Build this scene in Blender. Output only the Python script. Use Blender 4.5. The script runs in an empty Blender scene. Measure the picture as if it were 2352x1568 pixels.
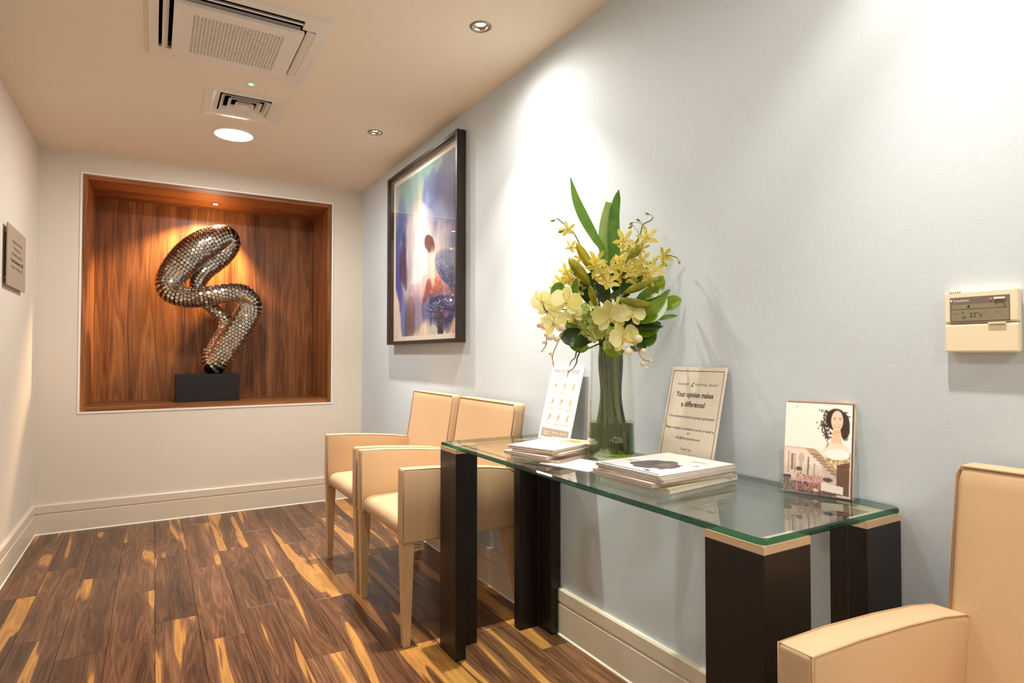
import bpy, bmesh, math, random
import numpy as np
from mathutils import Vector, Matrix

SC = bpy.context.scene
COL = SC.collection
random.seed(7)
R = math.radians

# ------------------------------------------------------------------ camera, world, exposure
cam = bpy.data.cameras.new('camera')
cam.sensor_width = 36.0
cam.sensor_fit = 'HORIZONTAL'
cam.lens = 21.335
cam.clip_start = 0.02
cam_o = bpy.data.objects.new('camera', cam)
COL.objects.link(cam_o)
cam_o.location = (0, 0, 1.10)
cam_o.rotation_euler = (R(90 + 1.233), 0, R(-30.584))
SC.camera = cam_o
wd = bpy.data.worlds.new('world')
SC.world = wd
wd.use_nodes = True
wd.node_tree.nodes['Background'].inputs[0].default_value = (0.8, 0.85, 1, 1)
wd.node_tree.nodes['Background'].inputs[1].default_value = 0.0
SC.view_settings.view_transform = 'Standard'
SC.view_settings.look = 'None'
SC.view_settings.gamma = 1
SC.view_settings.use_curve_mapping = False
SC.view_settings.exposure = 0.12
SC.cycles.max_bounces = 10
SC.cycles.diffuse_bounces = 5
SC.cycles.glossy_bounces = 4
SC.cycles.transparent_max_bounces = 20
SC.cycles.use_adaptive_sampling = True
SC.cycles.adaptive_threshold = 0.04
SC.cycles.sample_clamp_indirect = 6.0

CORE_W, SPOT_W, SPILL_W, SPOT_COL = 165.0, 44.0, 26.0, (1.0, 0.915, 0.79)   # recessed downlights: core, beam and spill of the reflector bulb (warm halogen)
LED_S, LED_COL = (205.0, 80.0, 125.0), (1.0, 0.975, 0.92)         # round flush ceiling lamps: one in view, two unseen ones added as fill
NICHE_W, NICHE_COL = 185.0, (1.0, 0.71, 0.36)

# ------------------------------------------------------------------ helpers
def lin(c):
    c = np.asarray(c, float) / 255.0
    return np.where(c <= 0.04045, c / 12.92, ((c + 0.055) / 1.055) ** 2.4)

def rgba(c):
    return tuple(float(v) for v in lin(c)) + (1.0,)

def tag(o, label=None, cat=None, group=None, kind=None):
    if label: o['label'] = label
    if cat: o['category'] = cat
    if group: o['group'] = group
    if kind: o['kind'] = kind
    return o

def thing(name, loc, label, cat, group=None, rotz=0.0, kind=None):
    o = bpy.data.objects.new(name, None)
    o.empty_display_size = 0.05
    COL.objects.link(o)
    o.location = loc
    o.rotation_euler = (0, 0, rotz)
    return tag(o, label, cat, group, kind)

def frame_thing(name, org, X, Y, Z, label, cat, group=None):
    o = thing(name, (0, 0, 0), label, cat, group)
    m = Matrix((X, Y, Z)).transposed().to_4x4()
    m.translation = Vector(org)
    o.matrix_world = m
    return o

def link(name, me, mat=None, parent=None, smooth=False):
    o = bpy.data.objects.new(name, me)
    COL.objects.link(o)
    if mat is not None and len(me.materials) == 0:
        for m in (mat if isinstance(mat, (list, tuple)) else [mat]):
            me.materials.append(m)
    if parent is not None: o.parent = parent
    if smooth:
        me.polygons.foreach_set('use_smooth', [True] * len(me.polygons))
    return o

def mesh(name, v, f, mat=None, parent=None, smooth=False, idx=None):
    me = bpy.data.meshes.new(name)
    me.from_pydata([tuple(map(float, p)) for p in v], [], [tuple(int(i) for i in q) for q in f])
    o = link(name, me, mat, parent, smooth)
    if idx is not None: me.polygons.foreach_set('material_index', idx)
    me.update()
    return o

BF = [(0, 3, 2, 1), (4, 5, 6, 7), (0, 1, 5, 4), (1, 2, 6, 5), (2, 3, 7, 6), (3, 0, 4, 7)]
def bv(lo, hi):
    x0, y0, z0 = lo; x1, y1, z1 = hi
    return [(x0, y0, z0), (x1, y0, z0), (x1, y1, z0), (x0, y1, z0), (x0, y0, z1), (x1, y0, z1), (x1, y1, z1), (x0, y1, z1)]

class MB:
    def __init__(s): s.v = []; s.f = []
    def add(s, v, f):
        n = len(s.v); s.v += [tuple(p) for p in v]; s.f += [tuple(i + n for i in q) for q in f]; return s
    def box(s, lo, hi): return s.add(bv(lo, hi), BF)
    def tube(s, pts, rad, n=8, closed=False, cap=True):
        v, f = tube_vf(pts, rad, n, closed, cap); return s.add(v, f)
    def ball(s, c, r, n=10, m=7, sc=(1, 1, 1)):
        v = [(c[0], c[1], c[2] + r * sc[2])]
        for i in range(1, m):
            a = math.pi * i / m
            for j in range(n):
                b = 2 * math.pi * j / n
                v.append((c[0] + r * sc[0] * math.sin(a) * math.cos(b), c[1] + r * sc[1] * math.sin(a) * math.sin(b), c[2] + r * sc[2] * math.cos(a)))
        v.append((c[0], c[1], c[2] - r * sc[2])); L = len(v) - 1
        f = []
        for j in range(n):
            k = (j + 1) % n
            f.append((0, 1 + j, 1 + k)); f.append((L, L - n + k, L - n + j))
            for i in range(m - 2):
                f.append((1 + i * n + j, 1 + (i + 1) * n + j, 1 + (i + 1) * n + k, 1 + i * n + k))
        return s.add(v, f)
    def build(s, name, mat, parent=None, smooth=False): return mesh(name, s.v, s.f, mat, parent, smooth)

def tube_vf(pts, rad, n=8, closed=False, cap=True):
    P = [Vector(p) for p in pts]; N = len(P)
    if not hasattr(rad, '__len__'): rad = [rad] * N
    v = []; f = []; nrm = None
    for i in range(N):
        if closed: t = P[(i + 1) % N] - P[i - 1]
        else: t = P[min(i + 1, N - 1)] - P[max(i - 1, 0)]
        t = t.normalized() if t.length > 1e-9 else Vector((0, 0, 1))
        if nrm is None:
            a = Vector((0, 0, 1)) if abs(t.z) < 0.9 else Vector((1, 0, 0))
            nrm = t.cross(a).normalized()
        else:
            nrm = (nrm - t * nrm.dot(t)).normalized()
        b = t.cross(nrm)
        for j in range(n):
            a = 2 * math.pi * j / n
            v.append(P[i] + (nrm * math.cos(a) + b * math.sin(a)) * rad[i])
    for i in range(N if closed else N - 1):
        k = (i + 1) % N
        for j in range(n):
            l = (j + 1) % n
            f.append((i * n + j, i * n + l, k * n + l, k * n + j))
    if cap and not closed:
        f.append(tuple(range(n - 1, -1, -1))); f.append(tuple((N - 1) * n + j for j in range(n)))
    return [tuple(p) for p in v], f

def catmull(pts, per=8, closed=False):
    P = [np.array(p, float) for p in pts]; N = len(P); out = []
    for i in range(N if closed else N - 1):
        if closed: a, b, c, d = P[i - 1], P[i], P[(i + 1) % N], P[(i + 2) % N]
        else: a, b, c, d = P[max(i - 1, 0)], P[i], P[i + 1], P[min(i + 2, N - 1)]
        for k in range(per):
            t = k / per
            out.append(0.5 * ((2 * b) + (c - a) * t + (2 * a - 5 * b + 4 * c - d) * t * t + (3 * b - a - 3 * c + d) * t ** 3))
    if not closed: out.append(P[-1])
    return out

def bbox(name, lo, hi, mat, parent=None, bev=0.003, seg=2, smooth=False):
    bm = bmesh.new()
    vs = [bm.verts.new(p) for p in bv(lo, hi)]
    for q in BF: bm.faces.new([vs[i] for i in q])
    if bev > 0: bmesh.ops.bevel(bm, geom=list(bm.edges), offset=bev, segments=seg, profile=0.5, affect='EDGES')
    me = bpy.data.meshes.new(name); bm.to_mesh(me); bm.free()
    return link(name, me, mat, parent, smooth)

def prism(name, poly, axis, a, b, mat, parent=None, bev=0.0, seg=2, smooth=False):
    """poly: 2-D outline; axis: extrusion axis; other two axes in order xyz."""
    bm = bmesh.new()
    def P(p, h):
        q = list(p); q.insert('xyz'.index(axis), h); return bm.verts.new(q)
    A = [P(p, a) for p in poly]; B = [P(p, b) for p in poly]; n = len(poly)
    bm.faces.new(A); bm.faces.new(B[::-1])
    for i in range(n): bm.faces.new((A[i], B[i], B[(i + 1) % n], A[(i + 1) % n]))
    bmesh.ops.recalc_face_normals(bm, faces=list(bm.faces))
    if bev > 0: bmesh.ops.bevel(bm, geom=list(bm.edges), offset=bev, segments=seg, profile=0.5, affect='EDGES', clamp_overlap=True)
    me = bpy.data.meshes.new(name); bm.to_mesh(me); bm.free()
    return link(name, me, mat, parent, smooth)

def plate(name, u0, u1, v0, v1, holes, w0, w1, plane, mat, parent=None):
    """rectangular slab with rectangular holes. plane 'xy' (w=z) or 'xz' (w=y)"""
    us = sorted({u0, u1, *[h[0] for h in holes], *[h[1] for h in holes]})
    vs = sorted({v0, v1, *[h[2] for h in holes], *[h[3] for h in holes]})
    def solid(i, j):
        if i < 0 or j < 0 or i >= len(us) - 1 or j >= len(vs) - 1: return False
        cu, cv = (us[i] + us[i + 1]) / 2, (vs[j] + vs[j + 1]) / 2
        return not any(h[0] < cu < h[1] and h[2] < cv < h[3] for h in holes)
    def P(u, v, w): return (u, v, w) if plane == 'xy' else (u, w, v)
    m = MB()
    for i in range(len(us) - 1):
        for j in range(len(vs) - 1):
            if not solid(i, j): continue
            a, b, c, d = us[i], us[i + 1], vs[j], vs[j + 1]
            m.add([P(a, c, w0), P(b, c, w0), P(b, d, w0), P(a, d, w0)], [(3, 2, 1, 0)])
            m.add([P(a, c, w1), P(b, c, w1), P(b, d, w1), P(a, d, w1)], [(0, 1, 2, 3)])
            for (ii, jj, e, g) in ((i - 1, j, (a, c), (a, d)), (i + 1, j, (b, d), (b, c)), (i, j - 1, (b, c), (a, c)), (i, j + 1, (a, d), (b, d))):
                if not solid(ii, jj):
                    m.add([P(*e, w0), P(*g, w0), P(*g, w1), P(*e, w1)], [(0, 1, 2, 3)])
    return m.build(name, mat, parent)

def lathe(name, prof, n, mat, parent=None, c=(0, 0, 0), smooth=True, closed=False):
    v = []; f = []
    for r, z in prof:
        for j in range(n):
            a = 2 * math.pi * j / n
            v.append((c[0] + r * math.cos(a), c[1] + r * math.sin(a), c[2] + z))
    L = len(prof)
    for i in range(L if closed else L - 1):
        for j in range(n):
            k = (j + 1) % n; i2 = (i + 1) % L
            f.append((i * n + j, i * n + k, i2 * n + k, i2 * n + j))
    return mesh(name, v, f, mat, parent, smooth)

def disc(name, r, z, n, mat, parent=None, c=(0, 0), down=True):
    v = [(c[0] + r * math.cos(2 * math.pi * j / n), c[1] + r * math.sin(2 * math.pi * j / n), z) for j in range(n)]
    q = tuple(range(n))
    return mesh(name, v, [q[::-1] if down else q], mat, parent)

def rounded(name, lo, hi, r, mat, parent=None, n=10, dome=0.0, shear=None):
    """cushion: rounded box with optional domed top"""
    lo = np.array(lo, float); hi = np.array(hi, float); c = (lo + hi) / 2; h = (hi - lo) / 2
    bm = bmesh.new()
    bmesh.ops.create_cube(bm, size=2)
    bmesh.ops.subdivide_edges(bm, edges=list(bm.edges), cuts=n, use_grid_fill=True)
    rr = min(r, *(h * 0.999))
    for v in bm.verts:
        p = np.array(v.co)
        # bias samples towards the edges
        p = np.sign(p) * (1 - (1 - np.abs(p)) ** 1.6)
        q = p * h
        inner = np.clip(q, -(h - rr), h - rr)
        d = q - inner; L = np.linalg.norm(d)
        if L > 1e-9: q = inner + d / L * rr
        if dome and q[2] > 0: q[2] += dome * max(0, 1 - (q[0] / h[0]) ** 2) * max(0, 1 - (q[1] / h[1]) ** 2)
        w = q + c
        if shear: w = np.array(shear(*w))
        v.co = w
    bmesh.ops.recalc_face_normals(bm, faces=list(bm.faces))
    me = bpy.data.meshes.new(name); bm.to_mesh(me); bm.free()
    return link(name, me, mat, parent, True)

# ------------------------------------------------------------------ materials
class NT:
    def __init__(s, name):
        s.m = bpy.data.materials.new(name); s.m.use_nodes = True
        s.t = s.m.node_tree; s.t.nodes.clear()
        s.out = s.t.nodes.new('ShaderNodeOutputMaterial')
    def n(s, typ, ins=None, **props):
        o = s.t.nodes.new(typ)
        for k, v in props.items(): setattr(o, k, v)
        for k, v in (ins or {}).items():
            sock = o.inputs[k]
            if hasattr(v, 'is_output') or isinstance(v, bpy.types.NodeSocket): s.t.links.new(v, sock)
            else: sock.default_value = v
        return o
    def math(s, op, a, b=0.0, c=0.0, clamp=False):
        return s.n('ShaderNodeMath', {0: a, 1: b, 2: c}, operation=op, use_clamp=clamp).outputs[0]
    def mix(s, fac, a, b):
        o = s.n('ShaderNodeMix', data_type='RGBA')
        for k, v in ((0, fac), (6, a), (7, b)):
            if isinstance(v, bpy.types.NodeSocket): s.t.links.new(v, o.inputs[k])
            else: o.inputs[k].default_value = v
        return o.outputs[2]
    def ramp(s, fac, stops):
        o = s.n('ShaderNodeValToRGB', {0: fac}); e = o.color_ramp.elements
        while len(e) < len(stops): e.new(0.5)
        for i, (p, c) in enumerate(stops): e[i].position = p; e[i].color = c
        return o.outputs[0]
    def end(s, shader): s.t.links.new(shader, s.out.inputs[0]); return s.m

def pbr(name, col, rough=0.5, metal=0.0, bump=0.0, bscale=200.0, spec=0.5, vary=0.0, vscale=6.0, coat=0.0, stretch=None, sheen=0.0):
    k = NT(name)
    b = k.n('ShaderNodeBsdfPrincipled', {'Roughness': rough, 'Metallic': metal, 'Specular IOR Level': spec, 'Coat Weight': coat})
    b.inputs['Base Color'].default_value = rgba(col)
    tc = k.n('ShaderNodeTexCoord').outputs['Object']
    if stretch: tc = k.n('ShaderNodeMapping', {0: tc, 3: stretch}).outputs[0]
    if vary > 0:
        nz = k.n('ShaderNodeTexNoise', {'Vector': tc, 'Scale': vscale, 'Detail': 4.0}).outputs[0]
        dk = tuple(v * (1 - vary) for v in rgba(col)[:3]) + (1,); lt = tuple(min(1, v * (1 + vary)) for v in rgba(col)[:3]) + (1,)
        k.t.links.new(k.ramp(nz, [(0.3, dk), (0.7, lt)]), b.inputs['Base Color'])
    if bump > 0:
        nz = k.n('ShaderNodeTexNoise', {'Vector': tc, 'Scale': bscale, 'Detail': 3.0}).outputs[0]
        k.t.links.new(k.n('ShaderNodeBump', {'Height': nz, 'Strength': bump, 'Distance': 0.002}).outputs[0], b.inputs['Normal'])
    return k.end(b.outputs[0])

def emit(name, col, s):
    k = NT(name)
    return k.end(k.n('ShaderNodeEmission', {0: tuple(col) + (1,), 1: s}).outputs[0])

def glass(name, tint, rough=0.0, f0=0.04, body=None, body_w=0.0):
    """thin architectural glass: straight transmission with a tint + fresnel reflection"""
    k = NT(name)
    f = k.n('ShaderNodeLayerWeight', {0: 0.5}).outputs['Facing']
    p = k.math('POWER', f, 5.0)
    fr = k.math('MULTIPLY_ADD', p, 1 - f0, f0, clamp=True)
    tr = k.n('ShaderNodeBsdfTransparent', {0: tuple(tint) + (1,)}).outputs[0]
    gl = k.n('ShaderNodeBsdfGlossy', {0: (1, 1, 1, 1), 'Roughness': rough}).outputs[0]
    base = tr
    if body:
        df = k.n('ShaderNodeBsdfDiffuse', {0: rgba(body)}).outputs[0]
        base = k.n('ShaderNodeMixShader', {0: body_w, 1: tr, 2: df}).outputs[0]
    return k.end(k.n('ShaderNodeMixShader', {0: fr, 1: base, 2: gl}).outputs[0])

def petal_mat(name, c0, c1, trans=0.35, rough=0.45, spec=0.35):
    k = NT(name)
    tc = k.n('ShaderNodeTexCoord').outputs['Object']
    nz = k.n('ShaderNodeTexNoise', {'Vector': tc, 'Scale': 28.0, 'Detail': 3.0}).outputs[0]
    rnd = k.n('ShaderNodeObjectInfo').outputs['Random']
    fac = k.math('ADD', k.math('MULTIPLY', nz, 0.9), k.math('MULTIPLY_ADD', rnd, 0.5, -0.2), clamp=True)
    col = k.ramp(fac, [(0.25, rgba(c0)), (0.75, rgba(c1))])
    b = k.n('ShaderNodeBsdfPrincipled', {'Base Color': col, 'Roughness': rough, 'Specular IOR Level': spec}).outputs[0]
    t = k.n('ShaderNodeBsdfTranslucent', {0: col}).outputs[0]
    return k.end(k.n('ShaderNodeMixShader', {0: trans, 1: b, 2: t}).outputs[0])

def walnut(name, dark, mid, light, sap, axis='y', freq=6.5, squeeze=0.13, rings=34.0, rough=0.32, sap_at=0.60, per_obj=True):
    k = NT(name)
    tc = k.n('ShaderNodeTexCoord').outputs['Object']
    rnd = k.n('ShaderNodeObjectInfo').outputs['Random']
    off = k.n('ShaderNodeCombineXYZ', {0: k.math('MULTIPLY', rnd, 37.0), 1: k.math('MULTIPLY', rnd, 61.0), 2: k.math('MULTIPLY', rnd, 23.0)}).outputs[0]
    base = k.n('ShaderNodeVectorMath', {0: tc, 1: off}, operation='ADD').outputs[0] if per_obj else tc
    sc = [1.0, 1.0, 1.0]; sc['xyz'.index(axis)] = squeeze
    mp = k.n('ShaderNodeMapping', {0: base, 3: sc}).outputs[0]
    n1 = k.n('ShaderNodeTexNoise', {'Vector': mp, 'Scale': freq, 'Detail': 2.0, 'Roughness': 0.4, 'Distortion': 0.5}).outputs[0]
    sf = [90.0, 90.0, 90.0]; sf['xyz'.index(axis)] = 2.5
    mf = k.n('ShaderNodeMapping', {0: base, 3: sf}).outputs[0]
    fib = k.n('ShaderNodeTexNoise', {'Vector': mf, 'Scale': 2.0, 'Detail': 3.0, 'Roughness': 0.6}).outputs[0]
    ring = k.math('MULTIPLY_ADD', k.math('SINE', k.math('MULTIPLY', n1, rings * 6.283)), 0.5, 0.5)
    tone = k.math('ADD', k.math('MULTIPLY', ring, 0.22), k.math('MULTIPLY_ADD', fib, 0.75, k.math('MULTIPLY_ADD', n1, 1.1, -0.52)), clamp=True)
    heart = k.ramp(tone, [(0.15, rgba(dark)), (0.52, rgba(mid)), (0.85, rgba(light))])
    if per_obj:
        g = k.math('MULTIPLY_ADD', k.math('FRACT', k.math('MULTIPLY', rnd, 7.3)), 0.55, 0.72)
        heart = k.n('ShaderNodeVectorMath', {0: heart, 1: k.n('ShaderNodeCombineXYZ', {0: g, 1: g, 2: g}).outputs[0]}, operation='MULTIPLY').outputs[0]
    col = heart
    if sap is not None:
        s_ = k.math('MULTIPLY_ADD', k.math('POWER', k.math('FRACT', k.math('MULTIPLY', rnd, 13.7)), 4.0), 0.17, -0.03)
        m = k.math('MULTIPLY', k.math('SUBTRACT', k.math('ADD', n1, s_), sap_at), 40.0, clamp=True)
        st = k.math('MULTIPLY_ADD', ring, -0.38, 1.0)
        m = k.math('MULTIPLY', m, st, clamp=True)
        sapc = k.ramp(fib, [(0.3, tuple(v * 0.72 for v in rgba(sap)[:3]) + (1,)), (0.7, rgba(sap))])
        col = k.mix(m, heart, sapc)
    b = k.n('ShaderNodeBsdfPrincipled', {'Base Color': col, 'Roughness': rough, 'Specular IOR Level': 0.4})
    bp = k.n('ShaderNodeBump', {'Height': fib, 'Strength': 0.08, 'Distance': 0.001}).outputs[0]
    k.t.links.new(bp, b.inputs['Normal'])
    return k.end(b.outputs[0])

def vcol_mat(name, rough=0.4, spec=0.5):
    k = NT(name)
    a = k.n('ShaderNodeVertexColor', layer_name='print').outputs[0]
    return k.end(k.n('ShaderNodeBsdfPrincipled', {'Base Color': a, 'Roughness': rough, 'Specular IOR Level': spec}).outputs[0])

def linen_wall(name, col, rough=0.75):
    k = NT(name)
    tc = k.n('ShaderNodeTexCoord').outputs['Object']
    a = k.n('ShaderNodeTexNoise', {'Vector': k.n('ShaderNodeMapping', {0: tc, 3: (500, 500, 60)}).outputs[0], 'Scale': 1.0, 'Detail': 1.0}).outputs[0]
    b_ = k.n('ShaderNodeTexNoise', {'Vector': k.n('ShaderNodeMapping', {0: tc, 3: (60, 60, 500)}).outputs[0], 'Scale': 1.0, 'Detail': 1.0}).outputs[0]
    h = k.math('ADD', a, b_)
    c = k.ramp(k.math('MULTIPLY', h, 0.5), [(0.3, tuple(v * 0.94 for v in rgba(col)[:3]) + (1,)), (0.7, rgba(col))])
    b = k.n('ShaderNodeBsdfPrincipled', {'Base Color': c, 'Roughness': rough, 'Specular IOR Level': 0.25})
    k.t.links.new(k.n('ShaderNodeBump', {'Height': h, 'Strength': 0.12, 'Distance': 0.001}).outputs[0], b.inputs['Normal'])
    return k.end(b.outputs[0])

M_blue = linen_wall('pale blue wall covering', (204, 215, 224))
M_cream = linen_wall('cream wall covering', (226, 217, 205))
M_ceil = pbr('matt ceiling paint', (234, 222, 202), 0.9, bump=0.03, bscale=300)
M_base = pbr('satin skirting paint', (222, 210, 192), 0.35)
M_caulk = pbr('white sealant', (240, 236, 228), 0.5)
M_floor = walnut('walnut plank', (56, 34, 22), (100, 66, 44), (138, 97, 68), (204, 146, 76), 'y', 15.0, 0.065, 13.0, 0.30, 0.61)
M_niche = walnut('walnut veneer', (88, 48, 22), (146, 90, 50), (182, 122, 72), None, 'z', 11.0, 0.06, 9.0, 0.33)
M_nicheh = walnut('walnut veneer across', (88, 48, 22), (146, 90, 50), (182, 122, 72), None, 'x', 11.0, 0.06, 9.0, 0.33)
M_white = pbr('white paint', (240, 238, 234), 0.4)
M_plas = pbr('white plastic', (232, 226, 216), 0.35)
M_dark = pbr('dark recess', (22, 19, 17), 0.8)
M_nick = pbr('brushed nickel', (150, 138, 122), 0.35, 1.0)
M_leather = pbr('beige leather', (198, 167, 132), 0.42, bump=0.10, bscale=420, spec=0.45, vary=0.03, vscale=4)
M_seam = pbr('leather seam', (172, 138, 102), 0.6)
M_leg = pbr('limed oak', (196, 163, 121), 0.5, vary=0.10, vscale=10, stretch=(12, 12, 1.0))
M_black = pbr('wenge stained wood', (24, 15, 10), 0.38, vary=0.25, vscale=9, stretch=(14, 14, 0.6))
M_cap = pbr('pale wood cap', (214, 184, 150), 0.5)
M_gtop = glass('table glass', (0.905, 0.965, 0.945), 0.0, 0.045)
M_gedge = glass('green glass edge', (0.06, 0.30, 0.20), 0.02, 0.05, (10, 46, 32), 0.45)
M_gvase = glass('vase glass', (0.96, 0.97, 0.96), 0.0, 0.06)
M_water = glass('vase water', (0.64, 0.76, 0.14), 0.0, 0.02)
M_acry = glass('clear acrylic', (0.975, 0.98, 0.98), 0.0, 0.04)
M_pane = glass('picture glazing', (0.98, 0.98, 0.98), 0.0, 0.04)
M_paper = pbr('paper', (240, 233, 222), 0.6)
M_paper2 = pbr('warm paper', (232, 222, 206), 0.55)
M_edge = pbr('page edges', (214, 204, 192), 0.7, vary=0.12, vscale=40, stretch=(1, 1, 60))
M_ink = pbr('black ink', (34, 30, 30), 0.6)
M_greyink = pbr('grey ink', (168, 150, 132), 0.6)
M_fadeink = pbr('faint ink', (208, 184, 160), 0.6)
M_browni = pbr('brown ink', (104, 66, 50), 0.6)
M_frame = pbr('dark stained oak frame', (44, 36, 30), 0.45, vary=0.3, vscale=14, stretch=(8, 8, 0.5))
M_print = vcol_mat('printed colour', 0.35)
M_art = vcol_mat('art print', 0.55, 0.3)
M_steel = pbr('polished steel', (205, 198, 188), 0.17, 1.0)
M_steel2 = pbr('bronze steel core', (70, 58, 46), 0.3, 1.0)
M_plinth = pbr('black plinth', (15, 14, 14), 0.5)
M_plaque = pbr('brushed pewter plaque', (172, 160, 142), 0.45, 0.15)
M_plqink = pbr('etched plaque letters', (104, 90, 74), 0.6)
M_ivory = pbr('ivory plastic', (238, 224, 196), 0.38)
M_lcdb = pbr('grey bezel', (118, 108, 98), 0.35)
M_lcd = pbr('lcd glass', (140, 132, 108), 0.25)
M_lcdink = pbr('lcd digits', (52, 48, 40), 0.5)
M_red = emit('red indicator', (1.0, 0.16, 0.13), 1.2)
M_green = emit('green indicator', (0.15, 1.0, 0.3), 5.0)
M_bulb = emit('halogen bulb', (1.0, 0.86, 0.66), 14.0)
M_led = [emit('led diffuser', LED_COL, q) for q in LED_S]

# ------------------------------------------------------------------ room shell
XR, YB, XL, YF, ZC = 1.405, 4.69, -0.625, -1.9, 2.38
NX0, NX1, NZ0, NZ1, NY = -0.397, 1.168, 0.738, 2.250, 5.22
DL = [(1.087, 3.39), (1.087, 2.08), (1.087, 0.55), (1.087, -0.90)]
LEDP = [(0.389, 3.836), (0.389, 1.40), (0.389, -0.95)]  # first lamp is in view; the other two are added to raise ambient light
AC = (-0.030, 0.575, 2.335, 2.965)
VT = (0.203, 0.575, 3.19, 3.565)

o = mesh('wall_right', bv((XR, YF, 0), (XR + 0.1, YB + 0.1, ZC)), BF, M_blue)
tag(o, 'long pale blue wall behind the chairs and glass table', 'wall', kind='structure')
o = plate('wall_back', XL - 0.1, XR, 0, ZC, [(NX0, NX1, NZ0, NZ1)], YB, YB + 0.06, 'xz', M_cream)
tag(o, 'cream end wall with a recessed wooden niche', 'wall', kind='structure')
o = mesh('wall_left', bv((XL - 0.1, YF, 0), (XL, YB, ZC)), BF, M_cream)
tag(o, 'cream side wall carrying the metal plaque', 'wall', kind='structure')
o = mesh('wall_rear', bv((XL - 0.1, YF - 0.1, 0), (XR + 0.1, YF, ZC)), BF, M_cream)
tag(o, 'cream wall closing the room behind the viewer', 'wall', kind='structure')
holes = [(x - 0.027, x + 0.027, y - 0.027, y + 0.027) for x, y in DL]
holes += [(AC[0] + 0.03, AC[1] - 0.03, AC[2] + 0.03, AC[3] - 0.03), (VT[0] + 0.05, VT[1] - 0.05, VT[2] + 0.05, VT[3] - 0.05), (0.385 - 0.012, 0.385 + 0.012, 3.079 - 0.012, 3.079 + 0.012)]
o = plate('ceiling', XL - 0.1, XR + 0.1, YF - 0.1, YB + 0.06, holes, ZC, ZC + 0.05, 'xy', M_ceil)
tag(o, 'plain matt ceiling with recessed lamps and air units', 'ceiling', kind='structure')
o = mesh('ceiling_void', bv((XL - 0.1, YF - 0.1, ZC + 0.28), (XR + 0.1, YB + 0.06, ZC + 0.30)), BF, M_dark)
tag(o, 'dark slab above the ceiling openings', 'ceiling', kind='structure')

# floor: sub-floor and separate vinyl planks laid along the room
fl = mesh('floor', bv((XL - 0.1, YF - 0.1, -0.08), (XR + 0.1, YB + 0.1, -0.006)), BF, M_dark)
tag(fl, 'dark walnut plank floor with golden streaks', 'floor', kind='structure')
PW, PL = 0.1555, 0.912
row_off = {-3: 3.87, -2: 3.64, -1: 3.315, 0: 3.815, 1: 3.54, 2: 2.87, 3: 2.283}
rng = random.Random(11)
kx = math.floor((XL - 0.018) / PW)
plank_cache = {}
while 0.018 + kx * PW < XR:
    x0, x1 = max(0.018 + kx * PW, XL), min(0.018 + (kx + 1) * PW, XR)
    joint = row_off.get(kx, 3.0 + rng.random() * PL)
    y = joint - math.ceil((joint - YF) / PL) * PL
    while y < YB:
        y0, y1 = max(y, YF), min(y + PL, YB)
        if y1 - y0 > 0.02 and x1 - x0 > 0.005:
            key = (round(x1 - x0, 4), round(y1 - y0, 4))
            if key not in plank_cache:
                g = 0.0005; hx, hy = key[0] / 2 - g, key[1] / 2 - g; e = 0.0010
                v = [(-hx, -hy, -0.006), (hx, -hy, -0.006), (hx, hy, -0.006), (-hx, hy, -0.006),
                     (-hx, -hy, -e), (hx, -hy, -e), (hx, hy, -e), (-hx, hy, -e),
                     (-hx + e, -hy + e, 0), (hx - e, -hy + e, 0), (hx - e, hy - e, 0), (-hx + e, hy - e, 0)]
                f = [(0, 1, 5, 4), (1, 2, 6, 5), (2, 3, 7, 6), (3, 0, 4, 7), (4, 5, 9, 8), (5, 6, 10, 9), (6, 7, 11, 10), (7, 4, 8, 11), (8, 9, 10, 11)]
                me = bpy.data.meshes.new('plank'); me.from_pydata(v, [], f); me.materials.append(M_floor)
                plank_cache[key] = me
            p = link('plank', plank_cache[key], None, fl)
            p.location = ((x0 + x1) / 2, (y0 + y1) / 2, 0)
        y += PL
    kx += 1

# skirting: lower board, groove, upper board with a chamfered lip
def skirting(name, a, b, n, label):
    """a, b: ends on the wall plane; n: inward direction"""
    prof = [(0, 0.0), (0.016, 0.0), (0.016, 0.116), (0.010, 0.119), (0.010, 0.126), (0.016, 0.129), (0.016, 0.172), (0.011, 0.178), (0, 0.178)]
    A = Vector((*a, 0)); B = Vector((*b, 0)); N = Vector((*n, 0)); Z = Vector((0, 0, 1))
    v = [A + N * d + Z * h for d, h in prof] + [B + N * d + Z * h for d, h in prof]; L = len(prof)
    f = [(i, (i + 1) % L, L + (i + 1) % L, L + i) for i in range(L)] + [tuple(range(L))[::-1], tuple(range(L, 2 * L))]
    o = mesh(name, v, f, M_base)
    tag(o, label, 'skirting', kind='structure')
    v = [A + N * 0.016, A + N * 0.021, A + N * 0.016 + Z * 0.006, B + N * 0.016, B + N * 0.021, B + N * 0.016 + Z * 0.006]
    mesh('sealant_bead', v, [(0, 1, 4, 3), (1, 2, 5, 4), (2, 0, 3, 5)], M_caulk, o)
skirting('baseboard_right', (XR, YF), (XR, YB), (-1, 0), 'cream grooved skirting board along the pale blue wall')
skirting('baseboard_back', (XL, YB), (XR - 0.016, YB), (0, -1), 'cream grooved skirting board under the wooden niche')
skirting('baseboard_left', (XL, YF), (XL, YB - 0.016), (1, 0), 'cream grooved skirting board below the metal plaque')

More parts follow.
